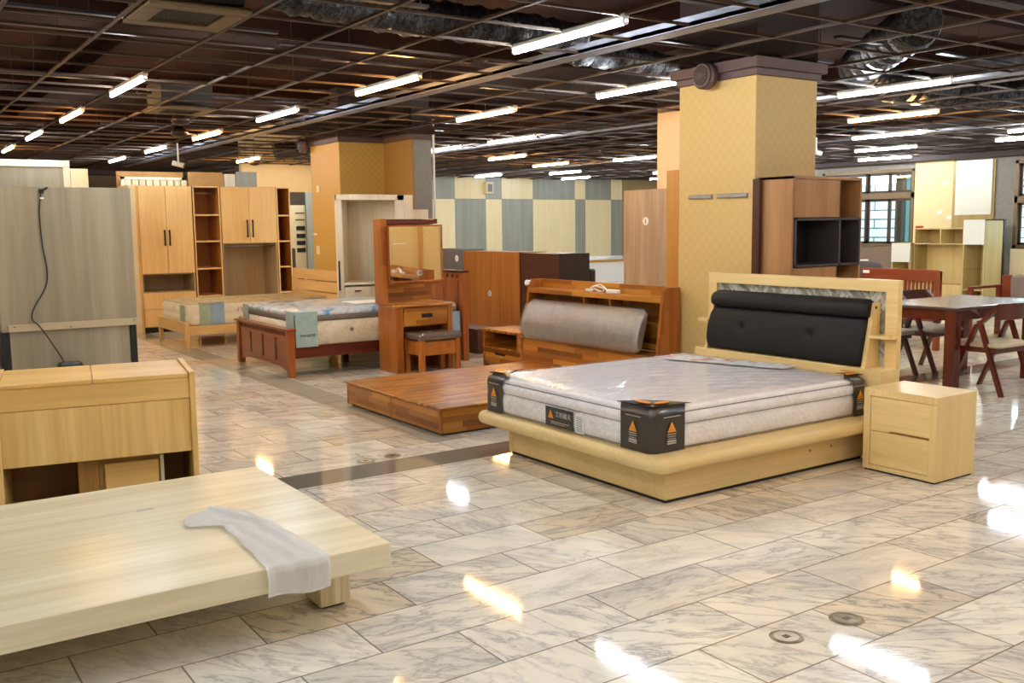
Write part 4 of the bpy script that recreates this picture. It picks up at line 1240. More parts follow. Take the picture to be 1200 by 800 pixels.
bm = bm_new(); box(bm, 7.17, 7.53, 18.82, 18.88, 0.62, 1.10, bev=0.03, seg=2); obj('backrest', bm, 'greydark', t)
bm = bm_new(); cyl(bm, (7.35, 18.65, 0.1), (7.35, 18.65, 0.46), 0.025, n=10); obj('stem', bm, 'darkmetal', t)
bm = bm_new()
for k in range(5): bar(bm, (7.35, 18.65, 0.10), (7.35+0.28*math.cos(k*1.257), 18.65+0.28*math.sin(k*1.257), 0.05), 0.04, 0.03)
bm2 = bm
obj('star_base', bm2, 'darkmetal', t)
for k in range(5):
    bm = bm_new(); c_ = (7.35+0.28*math.cos(k*1.257), 18.65+0.28*math.sin(k*1.257)); cyl(bm, (c_[0]-0.012, c_[1], 0.025), (c_[0]+0.012, c_[1], 0.025), 0.025, n=12); obj('caster', bm, 'black', t)
bm = bm_new(); box(bm, 7.32, 7.38, 18.85, 18.88, 0.44, 0.7); obj('back_bar', bm, 'darkmetal', t)

# ================================================================== OAK BED + FLORAL MATTRESS
t = thing('oak_bed', 'light oak single bed with slatted headboard in front of the wardrobes', 'bed', (4.45, 13.05, 0))
fy0, fy1 = 12.42, 13.72
for y in (fy0, fy1-0.06):
    for x in (3.45,):
        bm = bm_new(); c0 = [(x, y), (x+0.06, y), (x+0.06, y+0.06), (x, y+0.06)]
        box(bm, x, x+0.065, y, y+0.065, 0, 0.33, bev=0.004)
        for v in bm.verts:
            if v.co.z < 0.05: v.co.x += 0.012*(1 if v.co.x < x+0.03 else -1)
        obj('leg', bm, 'oakbedz', t)
obj('foot_rail', B(3.46, 3.50, fy0+0.05, fy1-0.05, 0.175, 0.325, bev=0.004), 'oakbed', t)
obj('side_rail', B(3.50, 5.42, fy0+0.01, fy0+0.045, 0.16, 0.275, bev=0.003), 'oakbed', t)
obj('side_rail', B(3.50, 5.42, fy1-0.045, fy1-0.01, 0.16, 0.275, bev=0.003), 'oakbed', t)
obj('slat_deck', B(3.50, 5.42, fy0+0.05, fy1-0.05, 0.24, 0.268, bev=0), 'oakbed', t)
for y in (12.16, 13.74):
    bm = bm_new(); prism(bm, [(5.42, 0), (5.47, 0), (5.53, 0.92), (5.49, 0.92)], 'y', y, y+0.06); obj('headboard_post', bm, 'oakbedz', t)
for z0, z1 in ((0.44, 0.60), (0.615, 0.755), (0.77, 0.915)):
    bm = bm_new(); xa = 5.41+0.06*z0/0.92; xb = 5.41+0.06*z1/0.92
    prism(bm, [(xa, z0), (xa+0.025, z0), (xb+0.025, z1), (xb, z1)], 'y', 12.14, 13.82); obj('headboard_slat', bm, 'oakbed', t)
t = thing('wrapped_mattress', 'leaf-patterned cream mattress in plastic on the light oak bed', 'mattress', (4.45, 13.07, 0.28))
bm = bm_new(); loft(bm, 3.50, 5.40, 12.47, 13.67, 0.09, [(0.272, 0.02), (0.29, 0.0), (0.39, -0.004), (0.41, 0.006), (0.43, -0.003), (0.52, 0.0), (0.545, 0.02)], 6)
obj('border', bm, 'floralside', t)
bm = bm_new(); loft(bm, 3.50, 5.40, 12.47, 13.67, 0.09, [(0.545, 0.02), (0.557, 0.05), (0.565, 0.15), (0.567, 0.4)], 6); obj('top_panel', bm, 'floral', t)
for x0_, x1_, m in ((3.66, 3.799, 'greencorner'), (3.80, 3.98, 'bluesky'), (5.18, 5.405, 'greencorner')):
    bm = bm_new(); box(bm, x0_, x1_, 12.455, 12.464, 0.275, 0.54, bev=0.002); box(bm, x0_, x1_, 12.464, 12.60, 0.545, 0.563, bev=0.002)
    obj('corner_print', bm, m, t)
bm = bm_new(); box(bm, 3.488, 3.494, 12.55, 12.75, 0.275, 0.54, bev=0.002); obj('corner_print', bm, 'greencorner', t)
bm = bm_new(); loft(bm, 3.492, 5.408, 12.462, 13.678, 0.095, [(0.53, 0.0), (0.560, 0.03), (0.572, 0.14), (0.575, 0.4)], 6); obj('plastic_film', bm, 'film2', t)

# ================================================================== CHERRY BED + BLUE MATTRESS
t = thing('panel_bed', 'cherry-stained bed with panelled footboard, blue-wrapped mattress on it', 'bed', (4.62, 10.0, 0))
cy0, cy1 = 9.225, 10.80
for y in (cy0, cy1-0.07):
    obj('leg', B(3.575, 3.645, y, y+0.07, 0, 0.475, bev=0.004), 'cherryz', t)
obj('top_rail', B(3.555, 3.66, cy0-0.015, cy1+0.015, 0.475, 0.495, bev=0.004), 'cherry', t)
bm = bm_new(); box(bm, 3.598, 3.622, cy0+0.07, cy1-0.07, 0.10, 0.475); 
obj('foot_panel', bm, 'cherry', t)
bm = bm_new(); n = 22
for i in range(n):
    y = cy0+0.10+(cy1-cy0-0.22)*i/(n-1); box(bm, 3.592, 3.60, y, y+0.022, 0.415, 0.455)
obj('dentil_strip', bm, 'maho', t)
for a, b in ((0.10, 0.37), (0.43, 0.75), (0.81, 1.12), (1.18, 1.46)):
    bm = bm_new(); box(bm, 3.590, 3.599, cy0+a, cy0+b, 0.13, 0.395, bev=0.006); obj('inset_panel', bm, 'cherry', t)
for a in (0.385, 0.415, 0.765, 0.795, 1.135, 1.165): obj('slot_inlay', B(3.592, 3.5985, cy0+a, cy0+a+0.012, 0.15, 0.38, bev=0), 'maho', t)
bm = bm_new(); prism(bm, [(cy0+0.07, 0.10), (cy1-0.07, 0.10), (cy1-0.07, 0.045), (cy1-0.3, 0.085), ((cy0+cy1)/2, 0.098), (cy0+0.3, 0.085), (cy0+0.07, 0.045)], 'x', 3.60, 3.62); obj('arched_apron', bm, 'cherry', t)
for y in (cy0+0.02, cy1-0.05):
    obj('side_rail', B(3.62, 5.62, y, y+0.03, 0.19, 0.31, bev=0.003), 'maho', t)
obj('slat_deck', B(3.64, 5.60, cy0+0.05, cy1-0.05, 0.27, 0.30, bev=0), 'maho', t)
obj('support_leg', B(4.5, 4.56, 9.95, 10.01, 0, 0.27, bev=0.003), 'maho', t)
bm = bm_new(); box(bm, 5.62, 5.66, 9.22, 10.80, 0.2, 0.985, bev=0.004); obj('headboard_panel', bm, 'cherryz', t)
obj('headboard_cap', B(5.60, 5.69, 9.19, 10.83, 0.985, 1.01, bev=0.004), 'maho', t)
obj('leg', B(5.61, 5.68, 9.19, 9.26, 0, 0.985, bev=0.004), 'cherryz', t)
obj('leg', B(5.61, 5.68, 10.76, 10.83, 0, 0.985, bev=0.004), 'cherryz', t)
bm = bm_new()
for i in range(14):
    y = 9.31+i*0.105; box(bm, 5.612, 5.62, y, y+0.025, 0.925, 0.962)
obj('dentil_strip', bm, 'maho', t)
bm = bm_new()
for y in (9.30, 9.62, 9.94, 10.26, 10.58): box(bm, 5.612, 5.62, y, y+0.10, 0.45, 0.90, bev=0.004)
obj('inset_panel', bm, 'cherry', t)
t = thing('wrapped_mattress', 'cream mattress under blue and aqua printed film on the cherry bed', 'mattress', (4.62, 10.0, 0.3))
bm = bm_new(); loft(bm, 3.665, 5.59, 9.255, 10.77, 0.08, [(0.302, 0.02), (0.32, 0.0), (0.45, -0.006), (0.555, 0.0)], 6); obj('body', bm, 'mattresscream', t)
bm = bm_new(); loft(bm, 3.662, 5.593, 9.252, 10.773, 0.08, [(0.555, 0.0), (0.60, -0.004), (0.612, 0.004)], 6); obj('border', bm, 'greyband', t)
bm = bm_new(); loft(bm, 3.662, 5.593, 9.252, 10.773, 0.08, [(0.612, 0.0), (0.645, 0.01), (0.665, 0.05), (0.68, 0.2), (0.685, 0.5)], 6); obj('top_film', bm, 'bluetop', t)
bm = bm_new(); box(bm, 3.66, 3.90, 9.238, 9.247, 0.30, 0.66, bev=0.002); box(bm, 3.646, 3.654, 9.255, 9.46, 0.30, 0.66, bev=0.002)
g_ = obj('corner_print', bm, 'bluecorner', t)
bm = bm_new(); box(bm, 3.648, 3.656, 10.6, 10.76, 0.31, 0.66, bev=0.002); obj('corner_print', bm, 'bluecorner', t)
obj('corner_print', B(5.45, 5.597, 9.236, 9.247, 0.30, 0.56, bev=0.002), 'bluesky', t)
obj('lettering', put_text('PANBOR', 0.042, (3.79, 9.2365, 0.415), FACE_NY), 'labelblack', g_)
bm = bm_new(); cyl(bm, (4.28, 9.250, 0.45), (4.28, 9.243, 0.45), 0.02, n=14); obj('air_vent', bm, 'greyband', t)
single('cardboard_insert', B(4.45, 4.95, 9.5, 9.9, 0.686, 0.690, bev=0.001), 'paper', 'pale leaflet lying on the blue film of the cherry bed mattress', 'leaflet', loc=(4.7, 9.7, 0.686))

# ================================================================== CORNER CABINET (white)
t = thing('corner_cabinet', 'whitish oak corner cabinet with curved top and small drawer beside ochre column', 'cabinet', (5.35, 11.1, 0))
cx0, cx1, cyf, cyb = 4.90, 5.86, 10.92, 11.75
obj('side_panel', B(cx0, cx0+0.075, cyf, cyf+0.05, 0, 1.90, bev=0.004), 'whiteoak', t)
bm = bm_new(); box(bm, cx1-0.16, cx1-0.035, cyf+0.0, cyf+0.03, 0, 1.90, bev=0.003); box(bm, cx1-0.03, cx1+0.09, cyf, cyf+0.06, 0, 1.90, bev=0.003)
obj('side_panel', bm, 'whiteoak', t)
for q in ([(4.93, 10.97), (4.95, 10.955), (5.36, 11.58), (5.345, 11.60)], [(5.345, 11.60), (5.345, 11.575), (5.90, 10.96), (5.92, 10.975)]):
    bm = bm_new(); prism(bm, q, 'z', 0.0, 1.83); obj('back_panel', bm, 'whiteoak', t)
bm = bm_new()
arc = [(5.345, 11.61), (cx0, 10.98), (cx0, cyf)]+[(cx0+(cx1-cx0-0.13)*i/12, cyf-0.07*math.sin(PI*i/12)) for i in range(1, 12)]+[(cx1-0.13, cyf), (cx1-0.04, cyf), (cx1-0.0, 10.98)]
prism(bm, arc, 'z', 1.835, 1.90); obj('top', bm, 'whiteoak', t)
obj('inner_door', B(cx0+0.56, cx0+0.74, cyf+0.02, cyf+0.04, 0.96, 1.52, bev=0.003), 'whiteoak', t)
bm = bm_new(); arc = [(5.345, 11.55), (cx0+0.078, cyf+0.06), (cx0+0.078, cyf+0.02), (cx0+0.40, cyf-0.03), (cx0+0.72, cyf+0.06), (cx0+0.76, cyf+0.10)]
prism(bm, arc, 'z', 0.80, 0.825); obj('shelf', bm, 'whiteoak', t)
bm = bm_new(); arc2 = [(5.345, 11.5), (cx0+0.09, cyf+0.07), (cx0+0.078, cyf+0.0), (cx0+0.40, cyf-0.045), (cx0+0.70, cyf+0.05), (cx0+0.74, cyf+0.09)]
prism(bm, arc2, 'z', 0.645, 0.775); d = obj('drawer', bm, 'whiteoak', t)
bm = bm_new(); box(bm, cx0+0.2, cx0+0.28, cyf-0.045, cyf-0.02, 0.72, 0.735, bev=0.002); obj('handle', bm, 'darkmetal', d)
bm = bm_new(); box(bm, cx0-0.0, cx0+0.02, cyf-0.02, cyf-0.003, 0.74, 1.10, bev=0.004); obj('handle', bm, 'black', t)
# thin panel above right, leftovers beside the columns
single('cream_shelf_panel', B(5.965, 6.215, 11.0, 11.04, 0, 1.72, bev=0.003), 'whiteoak', 'cream panel standing right of the white corner cabinet', 'panel', loc=(6.09, 11.02, 0))

# ================================================================== VANITY + STOOL
t = thing('vanity_table', 'red-brown acacia vanity table with a drawer and tall sliding mirror cabinet', 'vanity', (4.93, 9.0, 0))
vx0, vx1, vy0, vy1 = 4.575, 5.24, 8.80, 9.19
obj('table_top', B(vx0-0.015, vx1+0.01, vy0-0.015, vy1, 0.680, 0.70, bev=0.004), 'acx', t)
obj('side_panel', B(vx0, vx0+0.075, vy0, vy1, 0, 0.68, bev=0.003), 'aczx', t)
obj('side_panel', B(vx1-0.06, vx1, vy0, vy1, 0, 0.68, bev=0.003), 'aczx', t)
obj('outer_side', B(vx0-0.012, vx0, vy0+0.004, vy1, 0, 0.68, bev=0), 'acz', t)
obj('carcass_box', B(vx0+0.075, vx1-0.06, vy0+0.02, vy1, 0.475, 0.68, bev=0), 'acxz', t)
obj('back_panel', B(vx0+0.075, vx1-0.06, vy1-0.02, vy1, 0, 0.475, bev=0), 'acz', t)
d = obj('drawer', B(vx0+0.085, vx1-0.068, vy0-0.004, vy0+0.02, 0.485, 0.668, bev=0.003), 'acxz', t)
obj('handle', B(4.865, 4.99, vy0-0.012, vy0-0.003, 0.565, 0.605, bev=0.002), 'black', d)
obj('cabinet_side', B(4.535, 4.60, 9.02, 9.20, 0.70, 1.585, bev=0.003), 'acz', t)
obj('cabinet_back', B(4.60, 5.20, 9.17, 9.19, 0.70, 1.56, bev=0), 'acxz', t)
obj('cabinet_top', B(4.60, 5.21, 9.03, 9.20, 1.53, 1.58, bev=0.003), 'maho', t)
obj('bottom_ledge', B(4.60, 5.20, 9.03, 9.17, 0.70, 0.715, bev=0.002), 'acx', t)
bm = bm_new(); a, b, c_, d_ = 4.595, 5.215, 0.92, 1.52
for g in ((a, b, c_, c_+0.022), (a, b, d_-0.018, d_), (a, a+0.018, c_, d_), (b-0.012, b, c_, d_)): box(bm, g[0], g[1], 8.985, 9.01, g[2], g[3], bev=0.002)
turn = Matrix.Translation((4.595, 9.01, 0)) @ Matrix.Rotation(-0.092, 4, 'Z') @ Matrix.Translation((-4.595, -9.01, 0))
bm.transform(turn)
mf = obj('mirror_frame', bm, 'cherryz', t)
bm = B(a+0.016, b-0.010, 8.995, 9.0, c_+0.02, d_-0.016, bev=0); bm.transform(turn)
obj('mirror', bm, 'mirror', mf)
obj('mirror_rail', B(4.60, 5.20, 9.0, 9.04, 0.90, 0.925, bev=0.002), 'aczx', t)
bm = bm_new(); box(bm, 4.65, 4.80, 8.992, 8.9945, 1.325, 1.332); bm.transform(turn); obj('tape_scrap', bm, 'paper', t)
t = thing('stool', 'small acacia stool with plastic-wrapped cushion in the vanity kneehole', 'stool', (4.95, 8.7, 0))
for x in (4.69, 5.11):
    for y in (8.52, 8.84): obj('leg', B(x, x+0.055, y, y+0.055, 0, 0.36, bev=0.004), 'aczx', t)
for y in (8.53, 8.85): obj('apron', B(4.745, 5.11, y, y+0.025, 0.20, 0.34, bev=0.002), 'aczx', t)
for x in (4.70, 5.13): obj('apron', B(x, x+0.025, 8.575, 8.84, 0.20, 0.34, bev=0.002), 'acz', t)
bm = bm_new(); box(bm, 4.68, 5.175, 8.51, 8.90, 0.36, 0.42, bev=0.022, seg=3); c_ = obj('seat_cushion', bm, 'greyfab', t)
bm = bm_new(); box(bm, 4.674, 5.181, 8.504, 8.906, 0.352, 0.427, bev=0.024, seg=3); obj('plastic_cover', bm, 'film3', c_)

# ================================================================== ACACIA PLATFORM BED + HEADBOARD
t = thing('storage_bed', 'red-brown acacia storage bed platform with two foot drawers, no mattress', 'bed', (4.4, 6.75, 0))
ax0, ax1, ay0, ay1 = 3.425, 5.30, 5.945, 7.52
obj('deck_top', B(ax0-0.02, ax1, ay0-0.02, ay1+0.03, 0.188, 0.206, bev=0.005), 'acx', t)
obj('carcass', B(ax0+0.012, ax1, ay0, ay1, 0.014, 0.187, bev=0), 'acxz', t)
obj('toe_kick', B(ax0+0.03, ax1-0.01, ay0+0.02, ay1-0.02, 0, 0.014, bev=0), 'toe', t)
for a, b in ((ay0+0.03, 6.70), (6.73, ay1-0.02)):
    d = obj('drawer', B(ax0-0.006, ax0+0.011, a, b, 0.018, 0.185, bev=0.003), 'acy', t)
for a, b in ((6.702, 6.728), (ay0, ay0+0.028), (ay1-0.018, ay1)): obj('edge_post', B(ax0-0.008, ax0+0.011, a, b, 0.014, 0.187), 'acz', t)
hx = 5.40
bm = bm_new()
obj('headboard_base', B(5.305, 5.55, 5.80, 7.60, 0.0, 0.43, bev=0.003), 'acy', t)
for y0_, y1_ in ((5.735, 5.765), (7.60, 7.63)):
    bm = bm_new(); prism(bm, [(5.30, 0.0), (5.57, 0.0), (5.57, 0.985), (5.42, 0.985), (5.395, 0.96), (5.33, 0.44), (5.30, 0.43)], 'y', y0_, y1_); obj('headboard_side', bm, 'aczx', t)
obj('headboard_back', B(5.55, 5.57, 5.765, 7.60, 0.43, 0.985, bev=0.003), 'acy', t)
obj('headboard_shelf', B(5.40, 5.55, 5.765, 7.60, 0.885, 0.905, bev=0.003), 'acx', t)
obj('shelf_lip', B(5.385, 5.405, 5.765, 7.60, 0.86, 0.905, bev=0.003), 'acy', t)
for y in (6.42, 6.78): obj('divider', B(5.41, 5.55, y, y+0.02, 0.43, 0.885, bev=0.001), 'aczx', t)
bm = cushion(prof_pad(5.30, 0.432, 5.40, 0.80, 0.055, 0.03, 16), 5.93, 7.60, n=30)
hc = obj('headboard_cushion', bm, 'cushiongrey', t); hc['label'] = 'grey padded cushion wrapped in clear plastic'
bm = cushion(prof_pad(5.293, 0.425, 5.393, 0.807, 0.062, 0.03, 16), 5.92, 7.61, n=30); obj('plastic_cover', bm, 'film3', hc)
bm = bm_new(); cyl(bm, (5.39, 7.632, 0.95), (5.39, 7.64, 0.95), 0.03, n=16); box(bm, 5.36, 5.42, 7.60, 7.64, 0.93, 0.975, bev=0.01); obj('foam_protector', bm, 'paper', t)
# power strip on the headboard shelf
t = thing('power_strip', 'white power strip with a coiled lead on the acacia headboard', 'power strip', (5.48, 6.6, 0.905))
bm = bm_new(); box(bm, 5.42, 5.46, 6.34, 6.50, 0.905, 0.94, bev=0.006); obj('socket_block', bm, 'white', t)
bm = bm_new(); path_tube(bm, smooth([(5.44, 6.50, 0.93), (5.44, 6.60, 0.975), (5.45, 6.70, 0.94), (5.47, 6.62, 0.912), (5.45, 6.56, 0.94), (5.43, 6.66, 0.96), (5.44, 6.76, 0.915)]), 0.007, 6); obj('lead', bm, 'white', t)
bm = bm_new(); box(bm, 5.43, 5.47, 6.72, 6.80, 0.9055, 0.93, bev=0.006); obj('plug', bm, 'white', t)

t = thing('nightstand', 'acacia nightstand with open cubby and one drawer, left of the acacia bed', 'nightstand', (5.7, 8.28, 0))
a0, a1, b0, b1 = 5.50, 5.92, 7.955, 8.62
obj('top', B(a0-0.01, a1, b0, b1+0.01, 0.40, 0.425, bev=0.003), 'acx', t)
for y0_, y1_ in ((b0, b0+0.035), (b1-0.03, b1)): obj('side_panel', B(a0, a1, y0_, y1_, 0, 0.40, bev=0.002), 'acxz', t)
obj('shelf', B(a0, a1, b0+0.035, b1-0.03, 0.225, 0.245, bev=0.002), 'acx', t)
obj('back_panel', B(a1-0.015, a1, b0+0.035, b1-0.03, 0.02, 0.40, bev=0), 'walnutd', t)
d = obj('drawer', B(a0-0.002, a0+0.02, b0+0.038, b1-0.033, 0.05, 0.222, bev=0.003), 'acy', t)
obj('handle', B(a0-0.008, a0-0.001, 8.20, 8.38, 0.165, 0.185, bev=0.002), 'black', d)
obj('plinth', B(a0+0.02, a1, b0+0.035, b1-0.03, 0, 0.045, bev=0), 'toe', t)

# ================================================================== BOARD-BACKED CABINETS BEHIND
def sticker(x, y, z, parent, r=0.035):
    bm = bm_new(); cyl(bm, (x, y, z), (x-0.004, y, z), r, r, 20); s = obj('round_sticker', bm, 'sticker', parent)
    bm = bm_new(); box(bm, x-0.0055, x-0.004, y-0.006, y+0.006, z-r*0.55, z+r*0.55); obj('sticker_print', bm, 'greyband', s)
t = thing('cabinet', 'amber oak cabinet seen from its blank back, white round sticker, beside the wenge one', 'cabinet', (7.3, 10.78, 0))
obj('back_panel', B(7.0, 7.02, 10.10, 11.43, 0, 1.165, bev=0.002), 'browncab', t); obj('carcass', B(7.02, 7.45, 10.11, 11.42, 0, 1.16, bev=0.002), 'darkcab', t)
sticker(7.0, 10.78, 0.61, t, 0.04)
t = thing('cabinet', 'dark wenge cabinet with black side behind the grey cushioned headboard', 'cabinet', (7.3, 9.4, 0))
obj('back_panel', B(7.0, 7.02, 9.255, 10.06, 0, 1.155, bev=0.002), 'darkcab', t); obj('carcass', B(7.02, 7.45, 9.26, 10.06, 0, 1.155, bev=0.002), 'blackcab', t)
obj('end_panel', B(7.0, 7.455, 9.238, 9.254, 0, 1.157, bev=0.002), 'blackcab', t)
single('black_box', B(7.47, 7.58, 9.26, 9.7, 0, 0.96, bev=0.02), 'blackcab', 'low black box right of the dark wenge cabinet', 'box', loc=(7.52, 9.5, 0))
t = thing('cabinet', 'charcoal cabinet with a white round sticker behind the cherry headboard', 'cabinet', (9.2, 15.1, 0))
obj('carcass', B(9.0, 9.45, 14.72, 15.9, 0, 1.09, bev=0.004), 'graybox', t); sticker(9.0, 14.93, 0.93, t, 0.055)
single('low_cabinet', B(6.05, 6.35, 9.60, 10.55, 0, 0.29, bev=0.004), 'darkcab', 'low dark red-brown chest left of the small acacia nightstand', 'chest', loc=(6.2, 10.0, 0))
t = thing('leaning_board', 'tall greige board with a round sticker leaning at the peach column', 'board', (7.32, 8.0, 0))
obj('panel', B(7.30, 7.33, 7.682, 8.429, 0, 1.875, bev=0.003), 'greige2', t); sticker(7.30, 8.06, 1.53, t, 0.045)
single('leaning_board', B(5.88, 5.91, 6.08, 6.23, 0, 1.955, bev=0.003), 'ochre', 'narrow ochre board standing left of the big gold column', 'board', loc=(5.9, 6.15, 0))
t = thing('counter', 'white low counter with a tan top below the checkered wall', 'counter', (16.2, 19.7, 0))
obj('body', B(15.4, 17.0, 19.5, 20.0, 0, 0.53, bev=0.004), 'white', t); obj('worktop', B(15.38, 17.02, 19.47, 20.02, 0.53, 0.57, bev=0.004), 'ochre', t)
t = thing('tube_pack', 'white wrapped tubes lying on the white counter', 'tubes', (16.2, 19.7, 0.57))
for y, z in ((19.6, 0.60), (19.68, 0.60), (19.64, 0.65)):
    bm = bm_new(); cyl(bm, (15.6, y, z), (16.95, y, z), 0.03, n=10); obj('tube', bm, 'paper', t)
t = thing('wall_clock_box', 'small cream box fixed on the checkered wall', 'wall box', (13.8, 21.25, 2.45))
obj('case', B(13.66, 13.88, 21.12, 21.269, 2.32, 2.62, bev=0.01), 'cream', t); obj('window', B(13.70, 13.84, 21.115, 21.12, 2.37, 2.57, bev=0), 'greywall', t)
bm = bm_new(); cyl(bm, (7.05, 11.2, 0.9), (7.05, 11.2, GZ), 0.014, n=8)
bm = bm_new(); box(bm, 6.48, 6.503, 11.3, 11.325, 0, GZ+0.2)
single('upright_pole', bm, 'white', 'thin white pole right of the brown column up to the ceiling', 'pole', loc=(6.49, 11.31, 0))

# ================================================================== WALNUT BOOKCASE
t = thing('bookcase', 'walnut display cabinet with charcoal open boxes beside the big gold column', 'bookcase', (6.03, 4.83, 0))
bx0, bx1, by0, by1, bz = 5.632, 6.437, 4.665, 4.985, 1.83
bm = bm_new(); box(bm, bx0, bx0+0.022, by0, by1, 0, bz, bev=0.002); box(bm, bx1-0.022, bx1, by0, by1, 0, bz, bev=0.002)
box(bm, bx0, bx1, by0, by1, bz-0.022, bz, bev=0.002); box(bm, bx0, bx1, by0, by1, 0.04, 0.06)
obj('carcass', bm, 'walnut', t)
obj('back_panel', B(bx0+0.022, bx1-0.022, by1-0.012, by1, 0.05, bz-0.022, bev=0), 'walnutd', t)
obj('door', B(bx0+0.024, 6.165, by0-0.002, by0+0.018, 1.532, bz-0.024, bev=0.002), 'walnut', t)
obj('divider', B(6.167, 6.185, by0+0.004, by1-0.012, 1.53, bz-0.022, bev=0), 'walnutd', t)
bm = bm_new(); f0, f1, g0, g1 = bx0+0.024, bx1-0.024, 1.17, 1.528
for g in ((f0, f1, g0, g0+0.018), (f0, f1, g1-0.018, g1), (f0, f0+0.018, g0, g1), (f1-0.018, f1, g0, g1), (6.155, 6.175, g0, g1)): box(bm, g[0], g[1], by0-0.012, by1-0.014, g[2], g[3], bev=0.001)
ob = obj('open_box', bm, 'charbox', t); ob['label'] = 'charcoal open box with a divider'
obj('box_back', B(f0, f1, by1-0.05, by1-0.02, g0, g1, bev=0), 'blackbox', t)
obj('door', B(bx0+0.024, 6.145, by0-0.002, by0+0.018, 0.62, 1.165, bev=0.002), 'walnut', t)
obj('door', B(bx0+0.024, 6.145, by0-0.002, by0+0.018, 0.065, 0.615, bev=0.002), 'walnut', t)
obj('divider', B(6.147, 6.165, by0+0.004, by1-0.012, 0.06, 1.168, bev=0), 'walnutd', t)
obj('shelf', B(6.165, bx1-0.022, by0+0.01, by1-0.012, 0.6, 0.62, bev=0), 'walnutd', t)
obj('plinth', B(bx0+0.01, bx1-0.01, by0+0.02, by1, 0, 0.04, bev=0), 'toe', t)
single('brown_panel_edge', B(5.585, 5.608, 4.93, 4.998, 0, 1.82, bev=0.002), 'walnutd', 'dark brown board edge between gold column and walnut bookcase', 'board', loc=(5.6, 4.96, 0))

# ================================================================== DINING SET
t = thing('dining_table', 'dark mahogany dining table with a glossy top, behind the beech nightstand', 'table', (8.5, 5.1, 0))
dx0, dx1, dy0, dy1 = 7.81, 9.25, 4.68, 5.52
obj('tabletop', B(dx0, dx1, dy0, dy1, 0.722, 0.75, bev=0.006), 'tabletop', t)
bm = bm_new()
for g in ((dx0+0.04, dx1-0.04, dy0+0.04, dy0+0.065), (dx0+0.04, dx1-0.04, dy1-0.065, dy1-0.04), (dx0+0.04, dx0+0.065, dy0+0.04, dy1-0.04), (dx1-0.065, dx1-0.04, dy0+0.04, dy1-0.04)):
    box(bm, *g, 0.63, 0.722, bev=0.003)
obj('apron', bm, 'maho', t)
for x in (dx0+0.03, dx1-0.13):
    for y in (dy0+0.03, dy1-0.13): obj('leg', B(x, x+0.10, y, y+0.10, 0, 0.722, bev=0.004), 'mahoz', t)

def make_chair(name, label, m, seatm):
    """A-frame dining chair facing +Y (back on -Y side), origin on the floor under the seat"""
    t = thing(name, label, 'chair', (0, 0, 0))
    for s in (-1, 1):
        x = 0.245*s
        bm = bm_new(); bar(bm, (x, 0.0, 0.60), (x, 0.24, 0.0), 0.032, 0.045, (1, 0, 0)); bm.verts.ensure_lookup_table()
        for v in bm.verts:
            if v.co.z < 0.05: v.co.z = 0.0
        obj('leg', bm, m, t)
        bm = bm_new(); bar(bm, (x, -0.02, 0.64), (x, -0.24, 0.0), 0.032, 0.045, (1, 0, 0))
        for v in bm.verts:
            if v.co.z < 0.05: v.co.z = 0.0
        obj('leg', bm, m, t)
        bm = bm_new(); bar(bm, (x, 0.0, 0.585), (x*0.98, -0.20, 0.78), 0.03, 0.05, (1, 0, 0)); obj('back_post', bm, m, t)
    bm = bm_new()
    for y in (0.17, -0.16): box(bm, -0.24, 0.24, y-0.015, y+0.015, 0.36, 0.405, bev=0.003)
    for x in (-0.235, 0.235): box(bm, x-0.012, x+0.012, -0.17, 0.18, 0.365, 0.405, bev=0.003)
    obj('seat_frame', bm, m, t)
    bm = bm_new(); loft(bm, -0.25, 0.25, -0.21, 0.25, 0.09, [(0.405, 0.02), (0.415, 0.0), (0.435, 0.0), (0.452, 0.03), (0.457, 0.12)], 5); obj('seat_cushion', bm, seatm, t)
    # curved back rest
    bm = bm_new(); rows = []
    for i in range(11):
        u = i/10-0.5; x = u*0.54; y = -0.235+0.20*u*u*1.0
        rows.append([bm.verts.new((x, y+d, z)) for d, z in ((-0.012, 0.655), (0.012, 0.655), (-0.004, 0.795), (-0.028, 0.795))])
    for a, b in zip(rows, rows[1:]):
        for k in range(4): bm.faces.new((a[k], a[(k+1) % 4], b[(k+1) % 4], b[k]))
    bm.faces.new(rows[0]); bm.faces.new(rows[-1][::-1])
    obj('backrest', bm, m, t)
    return t
c1 = make_chair('dining_chair', 'mahogany A-frame dining chair with beige seat on the near side of the table', 'mahoz', 'seatbeige')
c1.location = (8.235, 4.60, 0); c1['group'] = 'dining chairs'
c2 = make_chair('dining_chair', 'dark A-frame dining chair with grey seat on the far side of the table, left one', 'darkcab', 'seatgrey')
c2.location = (8.30, 5.76, 0); c2.rotation_euler = (0, 0, PI); c2['group'] = 'dining chairs'
dup(c2, (8.93, 5.64, 0), PI, 'dark A-frame dining chair with grey seat on the far side of the table, right one', 'dining chairs')
